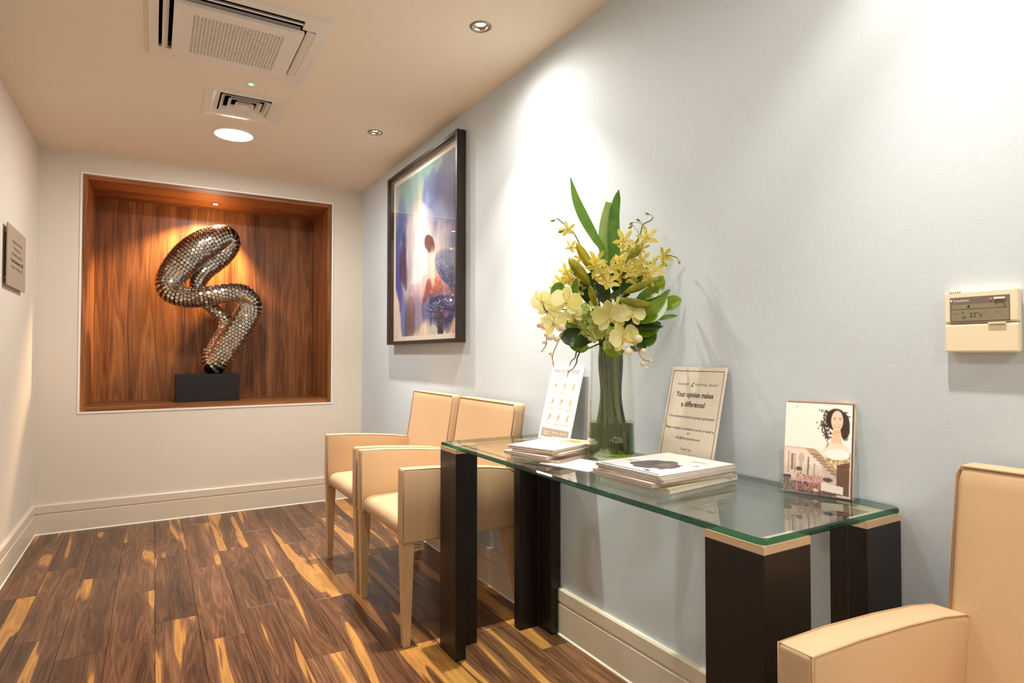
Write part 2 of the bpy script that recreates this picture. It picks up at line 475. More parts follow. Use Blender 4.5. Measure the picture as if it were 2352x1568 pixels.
# ------------------------------------------------------------------ niche
T = 0.029
t = thing('display_niche', ((NX0 + NX1) / 2, YB, NZ0), 'walnut veneered display niche recessed in the end wall', 'niche')
ox, oy, oz = t.location
def L3(p): return (p[0] - ox, p[1] - oy, p[2] - oz)
ix0, ix1, iz0, iz1 = NX0 + T, NX1 - T, NZ0 + T, NZ1 - T
for nm, lo, hi, mt in (('back_panel', (NX0, NY, NZ0), (NX1, NY + 0.02, NZ1), M_niche),
                       ('side_panel', (NX0, YB, NZ0), (ix0, NY, NZ1), M_niche),
                       ('side_panel', (ix1, YB, NZ0), (NX1, NY, NZ1), M_niche),
                       ('top_panel', (ix0, YB, iz1), (ix1, NY, NZ1), M_nicheh),
                       ('shelf', (ix0, YB, NZ0), (ix1, NY, iz0), M_nicheh)):
    bbox(nm, L3(lo), L3(hi), mt, t, 0.001, 1)
m = MB(); bw = 0.012
for lo, hi in (((NX0 - bw, YB - 0.005, NZ0 - bw), (NX0, YB, NZ1 + bw)), ((NX1, YB - 0.005, NZ0 - bw), (NX1 + bw, YB, NZ1 + bw)),
               ((NX0, YB - 0.005, NZ1), (NX1, YB, NZ1 + bw)), ((NX0, YB - 0.005, NZ0 - bw), (NX1, YB, NZ0))):
    m.box(L3(lo), L3(hi))
m.build('edge_bead', M_white, t)

# ------------------------------------------------------------------ lamps
def downlight(name, x, y, z, label, group, watts, col, spill=SPILL_W, size=96, scale=1.0, recess=True, aim=None, dim=1.0):
    t = thing(name, (x, y, z), label, 'lamp', group)
    k = scale
    ro, ri = 0.043 * k, 0.030 * k
    lathe('bezel', [(ri, 0.0), (ri + 0.001, -0.003), (ri + 0.006, -0.004), (ro - 0.004, -0.004), (ro, -0.001), (ro, 0.0)], 40, M_nick, t)
    d = 0.012 if recess else -0.001
    lathe('reflector', [(ri, 0.0), (ri * 0.86, d * 0.55), (ri * 0.68, d)], 32, M_nick, t)
    disc('bulb', ri * 0.70, d - 0.0004, 28, M_bulb, t)
    l = bpy.data.lights.new('spot_beam', 'SPOT')
    l.energy = watts * dim; l.color = col; l.spot_size = R(size); l.spot_blend = 0.5; l.shadow_soft_size = 0.018
    lo = bpy.data.objects.new('spot_beam', l); COL.objects.link(lo); lo.parent = t
    lo.location = (0, 0, -0.006)
    if aim: lo.rotation_euler = aim
    if spill:
        for nm, w_, sz in (('spot_spill', spill, 174), ('spot_core', CORE_W, 66)):
            l = bpy.data.lights.new(nm, 'SPOT')
            l.energy = w_ * dim; l.color = col; l.spot_size = R(sz); l.spot_blend = 1.0; l.shadow_soft_size = 0.018
            lo = bpy.data.objects.new(nm, l); COL.objects.link(lo); lo.parent = t
            lo.location = (0, 0, -0.007)
    return t
GL = 'recessed ceiling downlights along the blue wall'
downlight('downlight', *DL[0], ZC, 'small round nickel downlight above the framed picture', GL, SPOT_W, SPOT_COL)
downlight('downlight', *DL[1], ZC, 'small round nickel downlight nearest the viewer, above the flowers', GL, SPOT_W, SPOT_COL)
downlight('downlight', *DL[2], ZC, 'small round nickel downlight above the wall controller', GL, SPOT_W, SPOT_COL, dim=0.48)
downlight('downlight', *DL[3], ZC, 'small round nickel downlight farthest from the end wall', GL, SPOT_W, SPOT_COL)
downlight('downlight', 0.388, 5.0, iz1, 'small lit downlight in the top of the wooden niche', 'lamp in the niche', NICHE_W, NICHE_COL, 0, 104, 0.85, False, (R(11), R(12), 0))

for i, (x, y) in enumerate(LEDP):
    lab = ['large round glowing white lamp on the ceiling near the niche', 'unseen round ceiling lamp added above the viewer as fill light', 'unseen round ceiling lamp added behind the viewer as fill light'][i]
    t = thing('ceiling_lamp', (x, y, ZC), lab, 'lamp', 'round flush ceiling lamps')
    lathe('rim', [(0.108, 0.0), (0.108, -0.006), (0.101, -0.008), (0.100, -0.004), (0.100, 0)], 48, M_white, t)
    pr = [(0.0999 * math.cos(a), -0.004 - 0.009 * math.sin(a)) for a in [k * math.pi / 2 / 8 for k in range(8)]] + [(0.001, -0.013)]
    lathe('diffuser', pr, 48, M_led[i], t)

# air-conditioning cassette
t = thing('air_conditioning_cassette', ((AC[0] + AC[1]) / 2, (AC[2] + AC[3]) / 2, ZC), 'square white air conditioning cassette with perforated grille in ceiling', 'air conditioner')
hx, hy = (AC[1] - AC[0]) / 2, (AC[3] - AC[2]) / 2
px, py = 0.222, 0.222
slots = [(-hx + 0.034, -px + 0.012, -0.215, 0.215), (px - 0.012, hx - 0.034, -0.215, 0.215), (-0.215, 0.215, -hy + 0.036, -py + 0.012), (-0.215, 0.215, py - 0.012, hy - 0.036)]
plate('trim_frame', -hx, hx, -hy, hy, slots, -0.012, 0.0, 'xy', M_plas, t)
plate('outer_frame', -hx - 0.012, hx + 0.012, -hy - 0.012, hy + 0.012, [(-hx, hx, -hy, hy)], -0.004, 0.0, 'xy', M_plas, t)
plate('centre_panel', -px, px, -py, py, [(-0.160, 0.160, -0.160, 0.160)], -0.034, -0.020, 'xy', M_plas, t)
m = MB(); n1, n2 = 26, 26; s1, s2 = 0.32 / n1, 0.32 / n2
for i in range(n1 + 1):
    x = -0.16 + i * s1; m.box((x - 0.0020, -0.16, -0.033), (x + 0.0020, 0.16, -0.027))
for i in range(n2 + 1):
    y = -0.16 + i * s2; m.box((-0.16, y - 0.0026, -0.0325), (0.16, y + 0.0026, -0.0275))
g = m.build('grille', M_plas, t); g['kind'] = 'stuff'
bbox('filter', (-0.168, -0.168, -0.0185), (0.168, 0.168, -0.0165), pbr('grey filter mesh', (70, 58, 46), 0.9), t, 0.0005, 1)
mesh('inner_casing', bv((-hx + 0.03, -hy + 0.03, -0.0), (hx - 0.03, hy - 0.03, 0.20)), [BF[2], BF[3], BF[4], BF[5], BF[1]], M_dark, t)
def flap(cx, cy, lx, ly, tilt, ax):
    o = bbox('flap', (-lx / 2, -ly / 2, -0.003), (lx / 2, ly / 2, 0.003), M_plas, t, 0.002, 2)
    o.location = (cx, cy, -0.012)
    o.rotation_euler = (tilt, 0, 0) if ax == 'x' else (0, tilt, 0)
flap(-0.246, 0, 0.022, 0.42, R(-25), 'y')
flap(0.250, 0, 0.032, 0.42, R(14), 'y')
flap(0, -0.258, 0.42, 0.018, R(50), 'x')
flap(0, 0.253, 0.42, 0.056, R(2), 'x')

# square diffuser
cx, cy = (VT[0] + VT[1]) / 2, (VT[2] + VT[3]) / 2
t = thing('air_vent', (cx, cy, ZC), 'square white louvred air vent between the cassette and round lamp', 'vent')
def sq_ring(name, ro, zo, ri, zi, th, mat):
    v = []
    for r, z in ((ro, zo), (ri, zi), (ri, zi + th), (ro, zo + th)):
        v += [(-r, -r, z), (r, -r, z), (r, r, z), (-r, r, z)]
    f = []
    for a in range(4):
        b = (a + 1) % 4
        for j in range(4): f.append((a * 4 + j, a * 4 + (j + 1) % 4, b * 4 + (j + 1) % 4, b * 4 + j))
    return mesh(name, v, f, mat, t)
sq_ring('frame', 0.186, -0.003, 0.150, -0.006, 0.003, M_plas)
sq_ring('frame_slope', 0.150, -0.006, 0.118, 0.004, 0.002, M_plas)
for ro in (0.112, 0.078, 0.044): sq_ring('louvre', ro, -0.004, ro - 0.020, 0.020, 0.0018, M_plas)
bbox('centre_plate', (-0.016, -0.016, -0.004), (0.016, 0.016, 0.0), M_plas, t, 0.001, 1)
mesh('duct_box', bv((-0.13, -0.13, 0.0), (0.13, 0.13, 0.2)), [BF[2], BF[3], BF[4], BF[5], BF[1]], M_dark, t)

t = thing('emergency_light', (0.385, 3.079, ZC), 'tiny round white ceiling fitting with green indicator', 'lamp')
lathe('housing', [(0.010, 0.004), (0.010, -0.002), (0.026, -0.004), (0.029, 0.0)], 32, M_plas, t)
lathe('indicator', [(0.009, -0.001), (0.006, -0.005), (0.0005, -0.006)], 20, M_green, t)

# ------------------------------------------------------------------ printed pictures, text
def vnoise(U, V, f, seed):
    r = np.random.RandomState(seed); n = int(f * 2) + 4
    G = r.rand(n, n); x = U * f; y = V * f
    i = np.clip(x.astype(int), 0, n - 2); j = np.clip(y.astype(int), 0, n - 2)
    a = x - i; b = y - j; a = a * a * (3 - 2 * a); b = b * b * (3 - 2 * b)
    return (G[j, i] * (1 - a) + G[j, i + 1] * a) * (1 - b) + (G[j + 1, i] * (1 - a) + G[j + 1, i + 1] * a) * b

def fbm(U, V, f, seed, o=3):
    s = 0; w = 0
    for k in range(o):
        s = s + vnoise(U, V, f * 2 ** k, seed + k * 17) / 2 ** k; w += 1 / 2 ** k
    return s / w

class Paint:
    def __init__(s, bg): s.bg = bg
    def start(s, U, V):
        s.U, s.V = U, V; s.C = np.ones(U.shape + (3,)) * np.array(s.bg, float)
    def put(s, a, col): s.C = s.C * (1 - a[..., None]) + np.array(col, float) * a[..., None]
    def ell(s, cu, cv, ru, rv, col, soft=0.1, al=1.0, rot=0.0, wob=0.0, seed=1):
        u = s.U - cu; v = s.V - cv
        c, d = math.cos(rot), math.sin(rot); u, v = u * c + v * d, -u * d + v * c
        r = np.sqrt((u / ru) ** 2 + (v / rv) ** 2)
        if wob: r = r + wob * (fbm(s.U, s.V, 6, seed) - 0.5) * 2
        s.put(np.clip((1 - r) / max(soft, 1e-3), 0, 1) * al, col)
    def rect(s, u0, u1, v0, v1, col, al=1.0):
        s.put(((s.U >= u0) & (s.U <= u1) & (s.V >= v0) & (s.V <= v1)) * al, col)
    def poly(s, pts, col, al=1.0):
        ins = np.zeros(s.U.shape, bool); n = len(pts)
        for i in range(n):
            (x0, y0), (x1, y1) = pts[i], pts[(i + 1) % n]
            if y0 == y1: continue
            c = ((y0 > s.V) != (y1 > s.V)) & (s.U < (x1 - x0) * (s.V - y0) / (y1 - y0) + x0)
            ins ^= c
        s.put(ins * al, col)

def painted(name, w, h, nu, nv, bg, fn, mat, parent, P):
    """w x h print on a fine grid; P(u, v) -> local point, u right, v down (0..1)"""
    u = np.linspace(0, 1, nu); v = np.linspace(0, 1, nv); U, V = np.meshgrid(u, v)
    p = Paint(bg); p.start(U, V); fn(p)
    verts = [P(a, b) for b in v for a in u]
    f = [(j * nu + i, (j + 1) * nu + i, (j + 1) * nu + i + 1, j * nu + i + 1) for j in range(nv - 1) for i in range(nu - 1)]
    o = mesh(name, verts, f, mat, parent)
    ca = o.data.color_attributes.new('print', 'FLOAT_COLOR', 'POINT')
    c = np.ones((nu * nv, 4)); c[:, :3] = lin(np.clip(p.C.reshape(-1, 3), 0, 255))
    ca.data.foreach_set('color', c.ravel())
    return o

def text(name, body, size, org, mat, parent, X=(1, 0, 0), Y=(0, 1, 0), align='CENTER', width=None, bold=0.0):
    cu = bpy.data.curves.new('lettering', 'FONT')
    cu.body = body; cu.size = size; cu.align_x = align; cu.resolution_u = 2; cu.offset = bold
    tmp = bpy.data.objects.new('lettering', cu); COL.objects.link(tmp)
    me = bpy.data.meshes.new_from_object(tmp)
    bpy.data.objects.remove(tmp); bpy.data.curves.remove(cu)
    me.name = name
    X, Y, org = Vector(X), Vector(Y), Vector(org)
    xs = [v.co.x for v in me.vertices] or [0]
    k = 1.0
    if width: k = width / max(1e-6, max(xs) - min(xs))
    for v in me.vertices: v.co = org + X * (v.co.x * k) + Y * (v.co.y)
    me.materials.clear()
    return link(name, me, mat, parent)

# framed abstract picture on the blue wall
FY0, FY1, FZ0, FZ1, FX = 2.850, 3.945, 1.165, 2.280, 1.352
t = thing('framed_picture', (XR, (FY0 + FY1) / 2, FZ0), 'large blue and cream abstract print in deep black frame', 'picture')
W_, H_ = FY1 - FY0, FZ1 - FZ0; d = FX - XR; bw = 0.021
for lo, hi in (((d, -W_ / 2, 0), (-0.002, -W_ / 2 + bw, H_)), ((d, W_ / 2 - bw, 0), (-0.002, W_ / 2, H_)),
               ((d, -W_ / 2 + bw, 0), (-0.002, W_ / 2 - bw, bw)), ((d, -W_ / 2 + bw, H_ - bw), (-0.002, W_ / 2 - bw, H_))):
    bbox('frame_bar', lo, hi, M_frame, t, 0.0015, 1)
mesh('backing_board', bv((-0.012, -W_ / 2 + bw, bw), (-0.004, W_ / 2 - bw, H_ - bw)), BF, M_paper, t)
mw, mh = W_ - 2 * bw, H_ - 2 * bw
mesh('glazing', bv((d + 0.010, -mw / 2, bw), (d + 0.012, mw / 2, H_ - bw)), BF, M_pane, t)
def art(p):
    U0, V0 = p.U.copy(), p.V.copy()
    p.U = U0 + 0.12 * (fbm(U0 * 1.3, V0 * 0.7, 5, 3) - 0.5) + 0.05 * (fbm(U0, V0 * 0.6, 14, 9) - 0.5)
    p.V = V0 + 0.16 * (fbm(U0 * 1.4, V0 * 0.5, 5, 5) - 0.5) + 0.03 * (fbm(U0, V0, 16, 6) - 0.5)
    def wash(cu, cv, ru, rv, col, soft=0.3, al=0.8, rot=0.0, seed=1):
        p.ell(cu, cv, ru * 1.03, rv * 1.03, tuple(0.84 * c for c in col), 0.03, al * 0.35, rot, 0.16, seed)      # wet edge
        p.ell(cu, cv, ru, rv, col, soft, al, rot, 0.16, seed)
    p.ell(0.50, 0.48, 0.66, 0.56, (150, 152, 176), 0.25, 0.75, 0, 0.12, 4)
    wash(0.30, 0.12, 0.30, 0.15, (118, 158, 160), 0.6, 0.95, 0, 2)
    wash(0.72, 0.07, 0.24, 0.11, (112, 152, 152), 0.3, 0.85, 0, 8)
    wash(0.46, 0.20, 0.14, 0.10, (168, 180, 168), 0.7, 0.8, 0, 9)
    wash(0.12, 0.42, 0.11, 0.30, (84, 106, 166), 0.35, 0.95, 0.05, 12)
    wash(0.09, 0.62, 0.08, 0.26, (62, 80, 166), 0.5, 0.9, 0, 13)
    wash(0.18, 0.86, 0.09, 0.17, (96, 120, 172), 0.35, 0.9, -0.1, 15)
    wash(0.19, 0.46, 0.055, 0.16, (52, 46, 84), 0.4, 0.85, 0.1, 16)
    wash(0.23, 0.57, 0.05, 0.09, (78, 58, 74), 0.4, 0.8, 0.15, 17)
    wash(0.62, 0.22, 0.15, 0.16, (86, 100, 148), 0.2, 0.8, 0.2, 18)
    wash(0.80, 0.27, 0.24, 0.20, (74, 82, 126), 0.2, 0.85, -0.2, 19)
    wash(0.98, 0.25, 0.11, 0.19, (58, 56, 92), 0.15, 0.9, 0, 20)
    wash(0.72, 0.40, 0.18, 0.14, (120, 126, 156), 0.5, 0.7, 0.3, 40)
    wash(0.88, 0.46, 0.10, 0.14, (96, 112, 160), 0.5, 0.7, 0, 21)
    wash(0.38, 0.36, 0.17, 0.18, (184, 170, 162), 0.8, 0.9, 0.3, 22)
    wash(0.45, 0.50, 0.22, 0.24, (226, 216, 212), 0.8, 0.95, 0.2, 23)
    wash(0.40, 0.66, 0.15, 0.17, (214, 206, 210), 0.8, 0.85, 0, 24)
    wash(0.30, 0.50, 0.07, 0.20, (176, 166, 182), 0.7, 0.6, 0.1, 44)
    wash(0.72, 0.52, 0.15, 0.12, (196, 190, 190), 0.6, 0.85, 0, 26)
    p.ell(0.97, 0.55, 0.06, 0.14, (226, 178, 148), 0.2, 0.95, 0.0, 0.15, 25)
    wash(0.42, 0.77, 0.22, 0.14, (142, 126, 154), 0.8, 0.85, 0.1, 27)
    wash(0.29, 0.84, 0.10, 0.14, (110, 86, 88), 0.7, 0.85, 0.25, 28)
    wash(0.80, 0.66, 0.16, 0.12, (118, 128, 156), 0.4, 0.8, 0, 46)
    wash(0.84, 0.76, 0.18, 0.14, (76, 84, 128), 0.35, 0.85, 0, 29)
    wash(0.70, 0.84, 0.23, 0.12, (54, 60, 108), 0.25, 0.92, 0.15, 30)
    wash(0.56, 0.86, 0.06, 0.09, (120, 122, 160), 0.5, 0.7, 0, 47)
    p.ell(0.60, 0.48, 0.080, 0.044, (96, 58, 60), 0.15, 0.95, 0.3, 0.2, 31)
    wash(0.64, 0.735, 0.11, 0.050, (122, 66, 74), 0.2, 0.92, 0.1, 32)
    wash(0.56, 0.75, 0.05, 0.055, (84, 48, 62), 0.3, 0.85, 0.1, 33)
    wash(0.64, 0.62, 0.032, 0.14, (214, 202, 194), 0.5, 0.9, 0, 34)
    wash(0.74, 0.93, 0.038, 0.10, (34, 32, 52), 0.2, 0.92, -0.1, 35)
    wash(0.45, 0.99, 0.20, 0.10, (236, 212, 192), 0.4, 0.92, 0, 36)
    wash(0.95, 0.95, 0.09, 0.08, (222, 180, 150), 0.2, 0.92, 0, 37)
    p.ell(0.03, 0.90, 0.08, 0.22, (238, 224, 208), 0.3, 0.95, 0.0, 0.14, 38)
    st = fbm(U0 * 1.0, V0 * 0.12, 40, 50, 2)
    p.C *= (0.90 + 0.20 * st)[..., None]
    r = np.random.RandomState(5); p.U, p.V = U0, V0
    for _ in range(110):
        p.ell(0.60 + r.rand() * 0.36, 0.58 + r.rand() * 0.30, 0.003 + 0.004 * r.rand(), 0.002 + 0.003 * r.rand(), (232, 230, 236), 0.4, 0.8)
    for e in ((0, 0.035, 0, 1), (0.985, 1, 0, 1), (0, 1, 0, 0.035), (0, 1, 0.972, 1)): p.rect(*e, (240, 230, 218))
painted('print', mw, mh, 190, 200, (240, 230, 218), art, M_art, t, lambda u, v: (-0.0125, mw / 2 - u * mw, bw + mh - v * mh))

# metal plaque on the left wall
t = frame_thing('wall_plaque', (XL, 3.955, 1.435), (0, 1, 0), (0, 0, 1), (1, 0, 0), 'small pewter coloured plaque with engraved lettering on cream wall', 'plaque')
bbox('plate', (-0.235, 0, 0.014), (0.235, 0.300, 0.020), M_plaque, t, 0.001, 1)
for sx in (-0.19, 0.19):
    for sy in (0.04, 0.26):
        o = lathe('standoff', [(0.008, 0.0), (0.008, 0.014)], 12, M_nick, t, (sx, sy, 0))
for i, (s, b, z) in enumerate((('Imaging Department', 0, 0.222), ('Harley Street', 0, 0.190), ('Officially Opened by', 0, 0.158), ('Tessa Sanderson CBE', 0.0006, 0.124), ('On the 17th May 2017', 0, 0.092))):
    text('lettering', s, 0.024, (0, z, 0.0205), M_ink if i == 3 else M_plqink, t, width=[0.26, 0.19, 0.27, 0.33, 0.29][i], bold=b)

# ------------------------------------------------------------------ sculpture in the niche
SYB = 4.955
t = thing('mosaic_sculpture', (0.338, SYB, iz0), 'twisted looping sculpture covered in polished steel discs on black plinth', 'sculpture')
bbox('plinth', (-0.204, -0.135, 0), (0.204, 0.085, 0.194), M_plinth, t, 0.002, 1)
K, KZ = 0.000792, 0.000908   # metres per unit of the sketch below, across and up
def SP(cx, cy, dy): return ((cx - 507) * K, dy, 0.192 + (1283 - cy) * KZ)
sk = [(575, 1215, 0.00, 84), (660, 1080, -0.01, 98), (765, 930, -0.02, 106), (845, 795, -0.02, 104), (868, 700, -0.03, 90), (790, 625, -0.05, 76), (650, 632, -0.075, 76),
      (470, 672, -0.085, 80), (310, 678, -0.06, 82), (205, 625, -0.02, 92), (208, 525, 0.0, 104), (300, 400, -0.01, 122), (415, 290, -0.01, 128), (550, 200, 0.0, 116),
      (655, 155, 0.03, 94), (688, 210, 0.06, 92), (606, 315, 0.065, 102), (490, 430, 0.075, 86), (432, 540, 0.08, 66), (450, 650, 0.08, 56), (560, 750, 0.06, 52),
      (655, 835, 0.05, 54), (672, 915, 0.05, 62), (610, 1030, 0.045, 70), (550, 1150, 0.03, 76)]
pts = catmull([(*SP(a, b, c), r * KZ * 0.96) for a, b, c, r in sk], 12, True)
ctr = [Vector(p[:3]) for p in pts]; rad = [float(p[3]) for p in pts]
v, f = tube_vf(ctr, [r * 0.975 for r in rad], 22, True)
mesh('body', v, f, M_steel2, t, True)
# discs in rings along the loop
N = len(ctr); seglen = [(ctr[(i + 1) % N] - ctr[i]).length for i in range(N)]
cum = [0]
for s in seglen: cum.append(cum[-1] + s)
total = cum[-1]; DR = 0.0122; step = DR * 1.80
nring = int(total / step)
dsc = []
cam_l = Vector((0, 0, 1.1)) - Vector(t.location)
frames = []; nrm = None
for i in range(N):
    tg = (ctr[(i + 1) % N] - ctr[i - 1]).normalized()
    if nrm is None: nrm = tg.cross(Vector((0, 1, 0))).normalized()
    else: nrm = (nrm - tg * nrm.dot(tg)).normalized()
    frames.append((tg, nrm.copy(), tg.cross(nrm)))
rd = random.Random(3); ii = 0
for q in range(nring):
    s = q * total / nring
    while cum[ii + 1] < s: ii += 1
    a = (s - cum[ii]) / max(1e-9, seglen[ii]); j = (ii + 1) % N
    c = ctr[ii].lerp(ctr[j], a); r = rad[ii] * (1 - a) + rad[j] * a
    tg, n_, b_ = frames[ii]
    m_ = max(8, int(2 * math.pi * r / (DR * 2.02)))
    for k in range(m_):
        th = 2 * math.pi * (k + 0.5 * (q % 2)) / m_
        nn = (n_ * math.cos(th) + b_ * math.sin(th))
        p = c + nn * r
        if p.z < 0.196: continue
        # drop discs buried in another strand
        if any((p - ctr[w]).length < rad[w] * 0.93 and min(abs(w - ii), N - abs(w - ii)) > 14 for w in range(0, N, 3)): continue
        dsc.append((p, (nn + Vector((rd.uniform(-1, 1), rd.uniform(-1, 1), rd.uniform(-1, 1))) * 0.05).normalized()))
def disc_vf(p, n, r=DR, th=0.003, k=10):
    q = n.to_track_quat('Z', 'Y')
    v = []
    for z, rr in ((-th, r), (0.0008, r), (0.0016, r * 0.93)):
        for j in range(k):
            a = 2 * math.pi * j / k; v.append(tuple(p + q @ Vector((rr * math.cos(a), rr * math.sin(a), z))))
    f = [(i * k + j, i * k + (j + 1) % k, (i + 1) * k + (j + 1) % k, (i + 1) * k + j) for i in range(2) for j in range(k)] + [tuple(2 * k + j for j in range(k))]
    return v, f
dsc.sort(key=lambda e: -(e[1].dot((cam_l - e[0]).normalized()) - 0.6 * (e[0].y)))
v0, f0 = disc_vf(Vector((0, 0, 0)), Vector((0, 0, 1)))
dm = bpy.data.meshes.new('disc'); dm.from_pydata(v0, [], f0); dm.materials.append(M_steel)
for p, n in dsc[:298]:
    o = link('disc', dm, None, t); o.location = p
    o.rotation_mode = 'QUATERNION'; o.rotation_quaternion = n.to_track_quat('Z', 'Y')
m = MB()
for p, n in dsc[298:]: m.add(*disc_vf(p, n, k=8))
g = m.build('disc_cladding', M_steel, t); g['kind'] = 'stuff'

# ------------------------------------------------------------------ armchairs
def seam(path, parent, r=0.0022, closed=False):
    m = MB(); m.tube(path, r, 5, closed); return m.build('seam', M_seam, parent, True)

def armchair(loc, label):
    t = thing('armchair', loc, label, 'armchair', 'beige leather armchairs along the blue wall')
    hw, at, fx = 0.297, 0.060, -0.280
    # seat
    s = rounded('seat', (fx + 0.004, -hw + at, 0.392), (0.19, hw - at, 0.468), 0.036, M_leather, t, 12, 0.016)
    # backrest, leaning towards the wall
    def lean(x, y, z): return (x + (z - 0.46) * 0.155, y, z)
    b = rounded('backrest', (0.158, -0.272, 0.385), (0.212, 0.272, 0.893), 0.014, M_leather, t, 12, 0.0, lean)
    for sx in (0.162, 0.208):
        pth = [(sx, -0.268, 0.50), (sx, -0.269, 0.87), (sx, -0.262, 0.886), (sx, 0.262, 0.886), (sx, 0.269, 0.87), (sx, 0.268, 0.50)]
        seam([Vector(lean(x, y, z)) + Vector((-0.003 if sx < 0.18 else 0.003, 0, 0.003)) for x, y, z in pth], b)
    # side panels with sloping arm tops
    top = [(fx, 0.668), (fx + 0.12, 0.6645), (fx + 0.26, 0.655), (fx + 0.38, 0.643), (fx + 0.46, 0.630), (fx + 0.488, 0.615)]
    bot = [(fx + 0.494, 0.390), (fx + 0.30, 0.386), (fx, 0.388)]
    for sg in (-1, 1):
        y0, y1 = sorted((sg * hw, sg * (hw - at)))
        a = prism('arm', [(fx, 0.388)] + top + bot[:2], 'y', y0, y1, M_leather, t, 0.009, 3, True)
        for yy in (y0 + 0.002, y1 - 0.002):
            seam([(fx + 0.003, yy, 0.40)] + [(x + (0.003 if i == 0 else 0), yy, z - 0.002) for i, (x, z) in enumerate(top)], a, 0.0017)
        seam([(fx + 0.004, y0 + 0.004, 0.665), (fx + 0.004, y1 - 0.004, 0.665)], a, 0.0017)
    # legs
    for sy in (-1, 1):
        for front in (True, False):
            cy = sy * (hw - 0.030)
            if front: tx, bx, wt, wb = fx + 0.026, fx + 0.024, 0.023, 0.0135
            else: tx, bx, wt, wb = 0.185, 0.262, 0.024, 0.014
            v = []
            for z, x, w in ((0.0, bx, wb), (0.398, tx, wt)):
                v += [(x - w, cy - w, z), (x + w, cy - w, z), (x + w, cy + w, z), (x - w, cy + w, z)]
            mesh('leg', v, BF, M_leg, t)
    return t
CX = 1.090
A = armchair((CX, 2.470, 0), 'beige leather armchair beside the glass table, nearer of the pair')
B = armchair((CX, 3.084, 0), 'beige leather armchair farthest from the glass table, below the framed picture')
C = armchair((CX + 0.005, 0.298, 0), 'beige leather armchair in the right foreground under the wall controller')
# paper tag under the nearer chair
m = MB(); m.add([(-0.215, -0.20, 0.392), (-0.165, -0.215, 0.392), (-0.160, -0.21, 0.330), (-0.205, -0.195, 0.322), (-0.214, -0.199, 0.392), (-0.164, -0.214, 0.392), (-0.159, -0.209, 0.330), (-0.204, -0.194, 0.322)], BF)
o = m.build('care_tag', M_paper, A); o['label'] = 'white paper care tag hanging under the seat'
for k in range(4):
    z = 0.375 - k * 0.011
    mesh('tag_print', [(-0.209, -0.2025, z), (-0.172, -0.2135, z), (-0.172, -0.2135, z - 0.003), (-0.209, -0.2025, z - 0.003)], [(0, 1, 2, 3)], M_greyink, o)

# ------------------------------------------------------------------ console table
TX0, TX1, TY0, TY1, ZT = 0.940, 1.400, 0.708, 2.130, 0.770
t = thing('console_table', ((TX0 + TX1) / 2, (TY0 + TY1) / 2, 0), 'glass topped console table on four black L shaped legs', 'table')
hx, hy = (TX1 - TX0) / 2, (TY1 - TY0) / 2
th, al = 0.042, 0.136
for sx in (-1, 1):
    for sy in (-1, 1):
        ax = 0.136 if sx < 0 else 0.130
        poly = [(0, 0), (ax, 0), (ax, th), (th, th), (th, al), (0, al)]
        pl = [(-sx * (hx - 0.002) * -1 - sx * p[0] if False else sx * (hx - 0.002) - sx * p[0], sy * (hy - 0.002) - sy * p[1]) for p in poly]
        if sx * sy < 0: pl = pl[::-1]
        lg = prism('leg', pl, 'z', 0.0, 0.741, M_black, t, 0.0012, 1)
        cp = prism('leg_cap', pl, 'z', 0.741, 0.7555, M_cap, lg, 0.0, 1)
bm = bmesh.new()
z0, z1, e = 0.7565, ZT, 0.0035
rings = [(z0, e), (z0 + e, 0), (z1 - e, 0), (z1, e)]
def rrect(ins, z, cr=0.016):
    out = []
    for (cx_, cy_, a0) in ((hx - ins - cr, hy - ins - cr, 0), (-hx + ins + cr, hy - ins - cr, 90), (-hx + ins + cr, -hy + ins + cr, 180), (hx - ins - cr, -hy + ins + cr, 270)):
        for k in range(6):
            a = R(a0 + 18 * k); out.append((cx_ + cr * math.cos(a), cy_ + cr * math.sin(a), z))
    return out
v = []; f = []; idx = []
for z, i in rings: v += rrect(i, z)
n = 24
for i in range(3):
    for j in range(n): f.append((i * n + j, i * n + (j + 1) % n, (i + 1) * n + (j + 1) % n, (i + 1) * n + j)); idx.append(1)
f.append(tuple(range(n))[::-1]); idx.append(0)
f.append(tuple(range(3 * n, 4 * n))); idx.append(0)
bm.free()
mesh('glass_top', v, f, [M_gtop, M_gedge], t, False, idx)

# ------------------------------------------------------------------ things on the table
def cover_stack(specs, x, y, z, rot, w, l, grp):
    """specs: (thickness, dx, dy, drot, label, painter)"""
    for th_, dx, dy, dr, lab, fn in specs:
        t = thing('magazine', (x + dx, y + dy, z), lab, 'magazine', grp, rot + dr)
        # pages: slightly fanned block
        nl = max(3, int(th_ / 0.0016)); m = MB(); rr = random.Random(int(th_ * 1e5) + int(dx * 1e4))
        for k in range(nl):
            a0 = rr.uniform(0, 0.003); b0 = rr.uniform(0, 0.003)
            m.box((-w / 2 + a0, -l / 2 + b0, th_ * (k + 0.08) / nl), (w / 2 - rr.uniform(0, 0.004), l / 2 - rr.uniform(0, 0.004), th_ * (k + 0.92) / nl))
        m.box((-w / 2 + 0.0045, -l / 2 + 0.0045, 0.0), (w / 2 - 0.0045, l / 2 - 0.0045, th_ - 0.0001))
        m.build('pages', M_edge, t)
        painted('cover', w, l, 90, 110, (238, 232, 226), fn, M_print, t, lambda u, v_, th_=th_: (w / 2 - v_ * w, -(-l / 2 + u * l), th_ + 0.0006 + 0.0012 * max(0.0, abs(u - 0.5) * 2 - 0.9)))
        z += th_ + 0.0014
    return z
def cover_plain(c):
    def fn(p): p.rect(0, 1, 0, 1, c)
    return fn
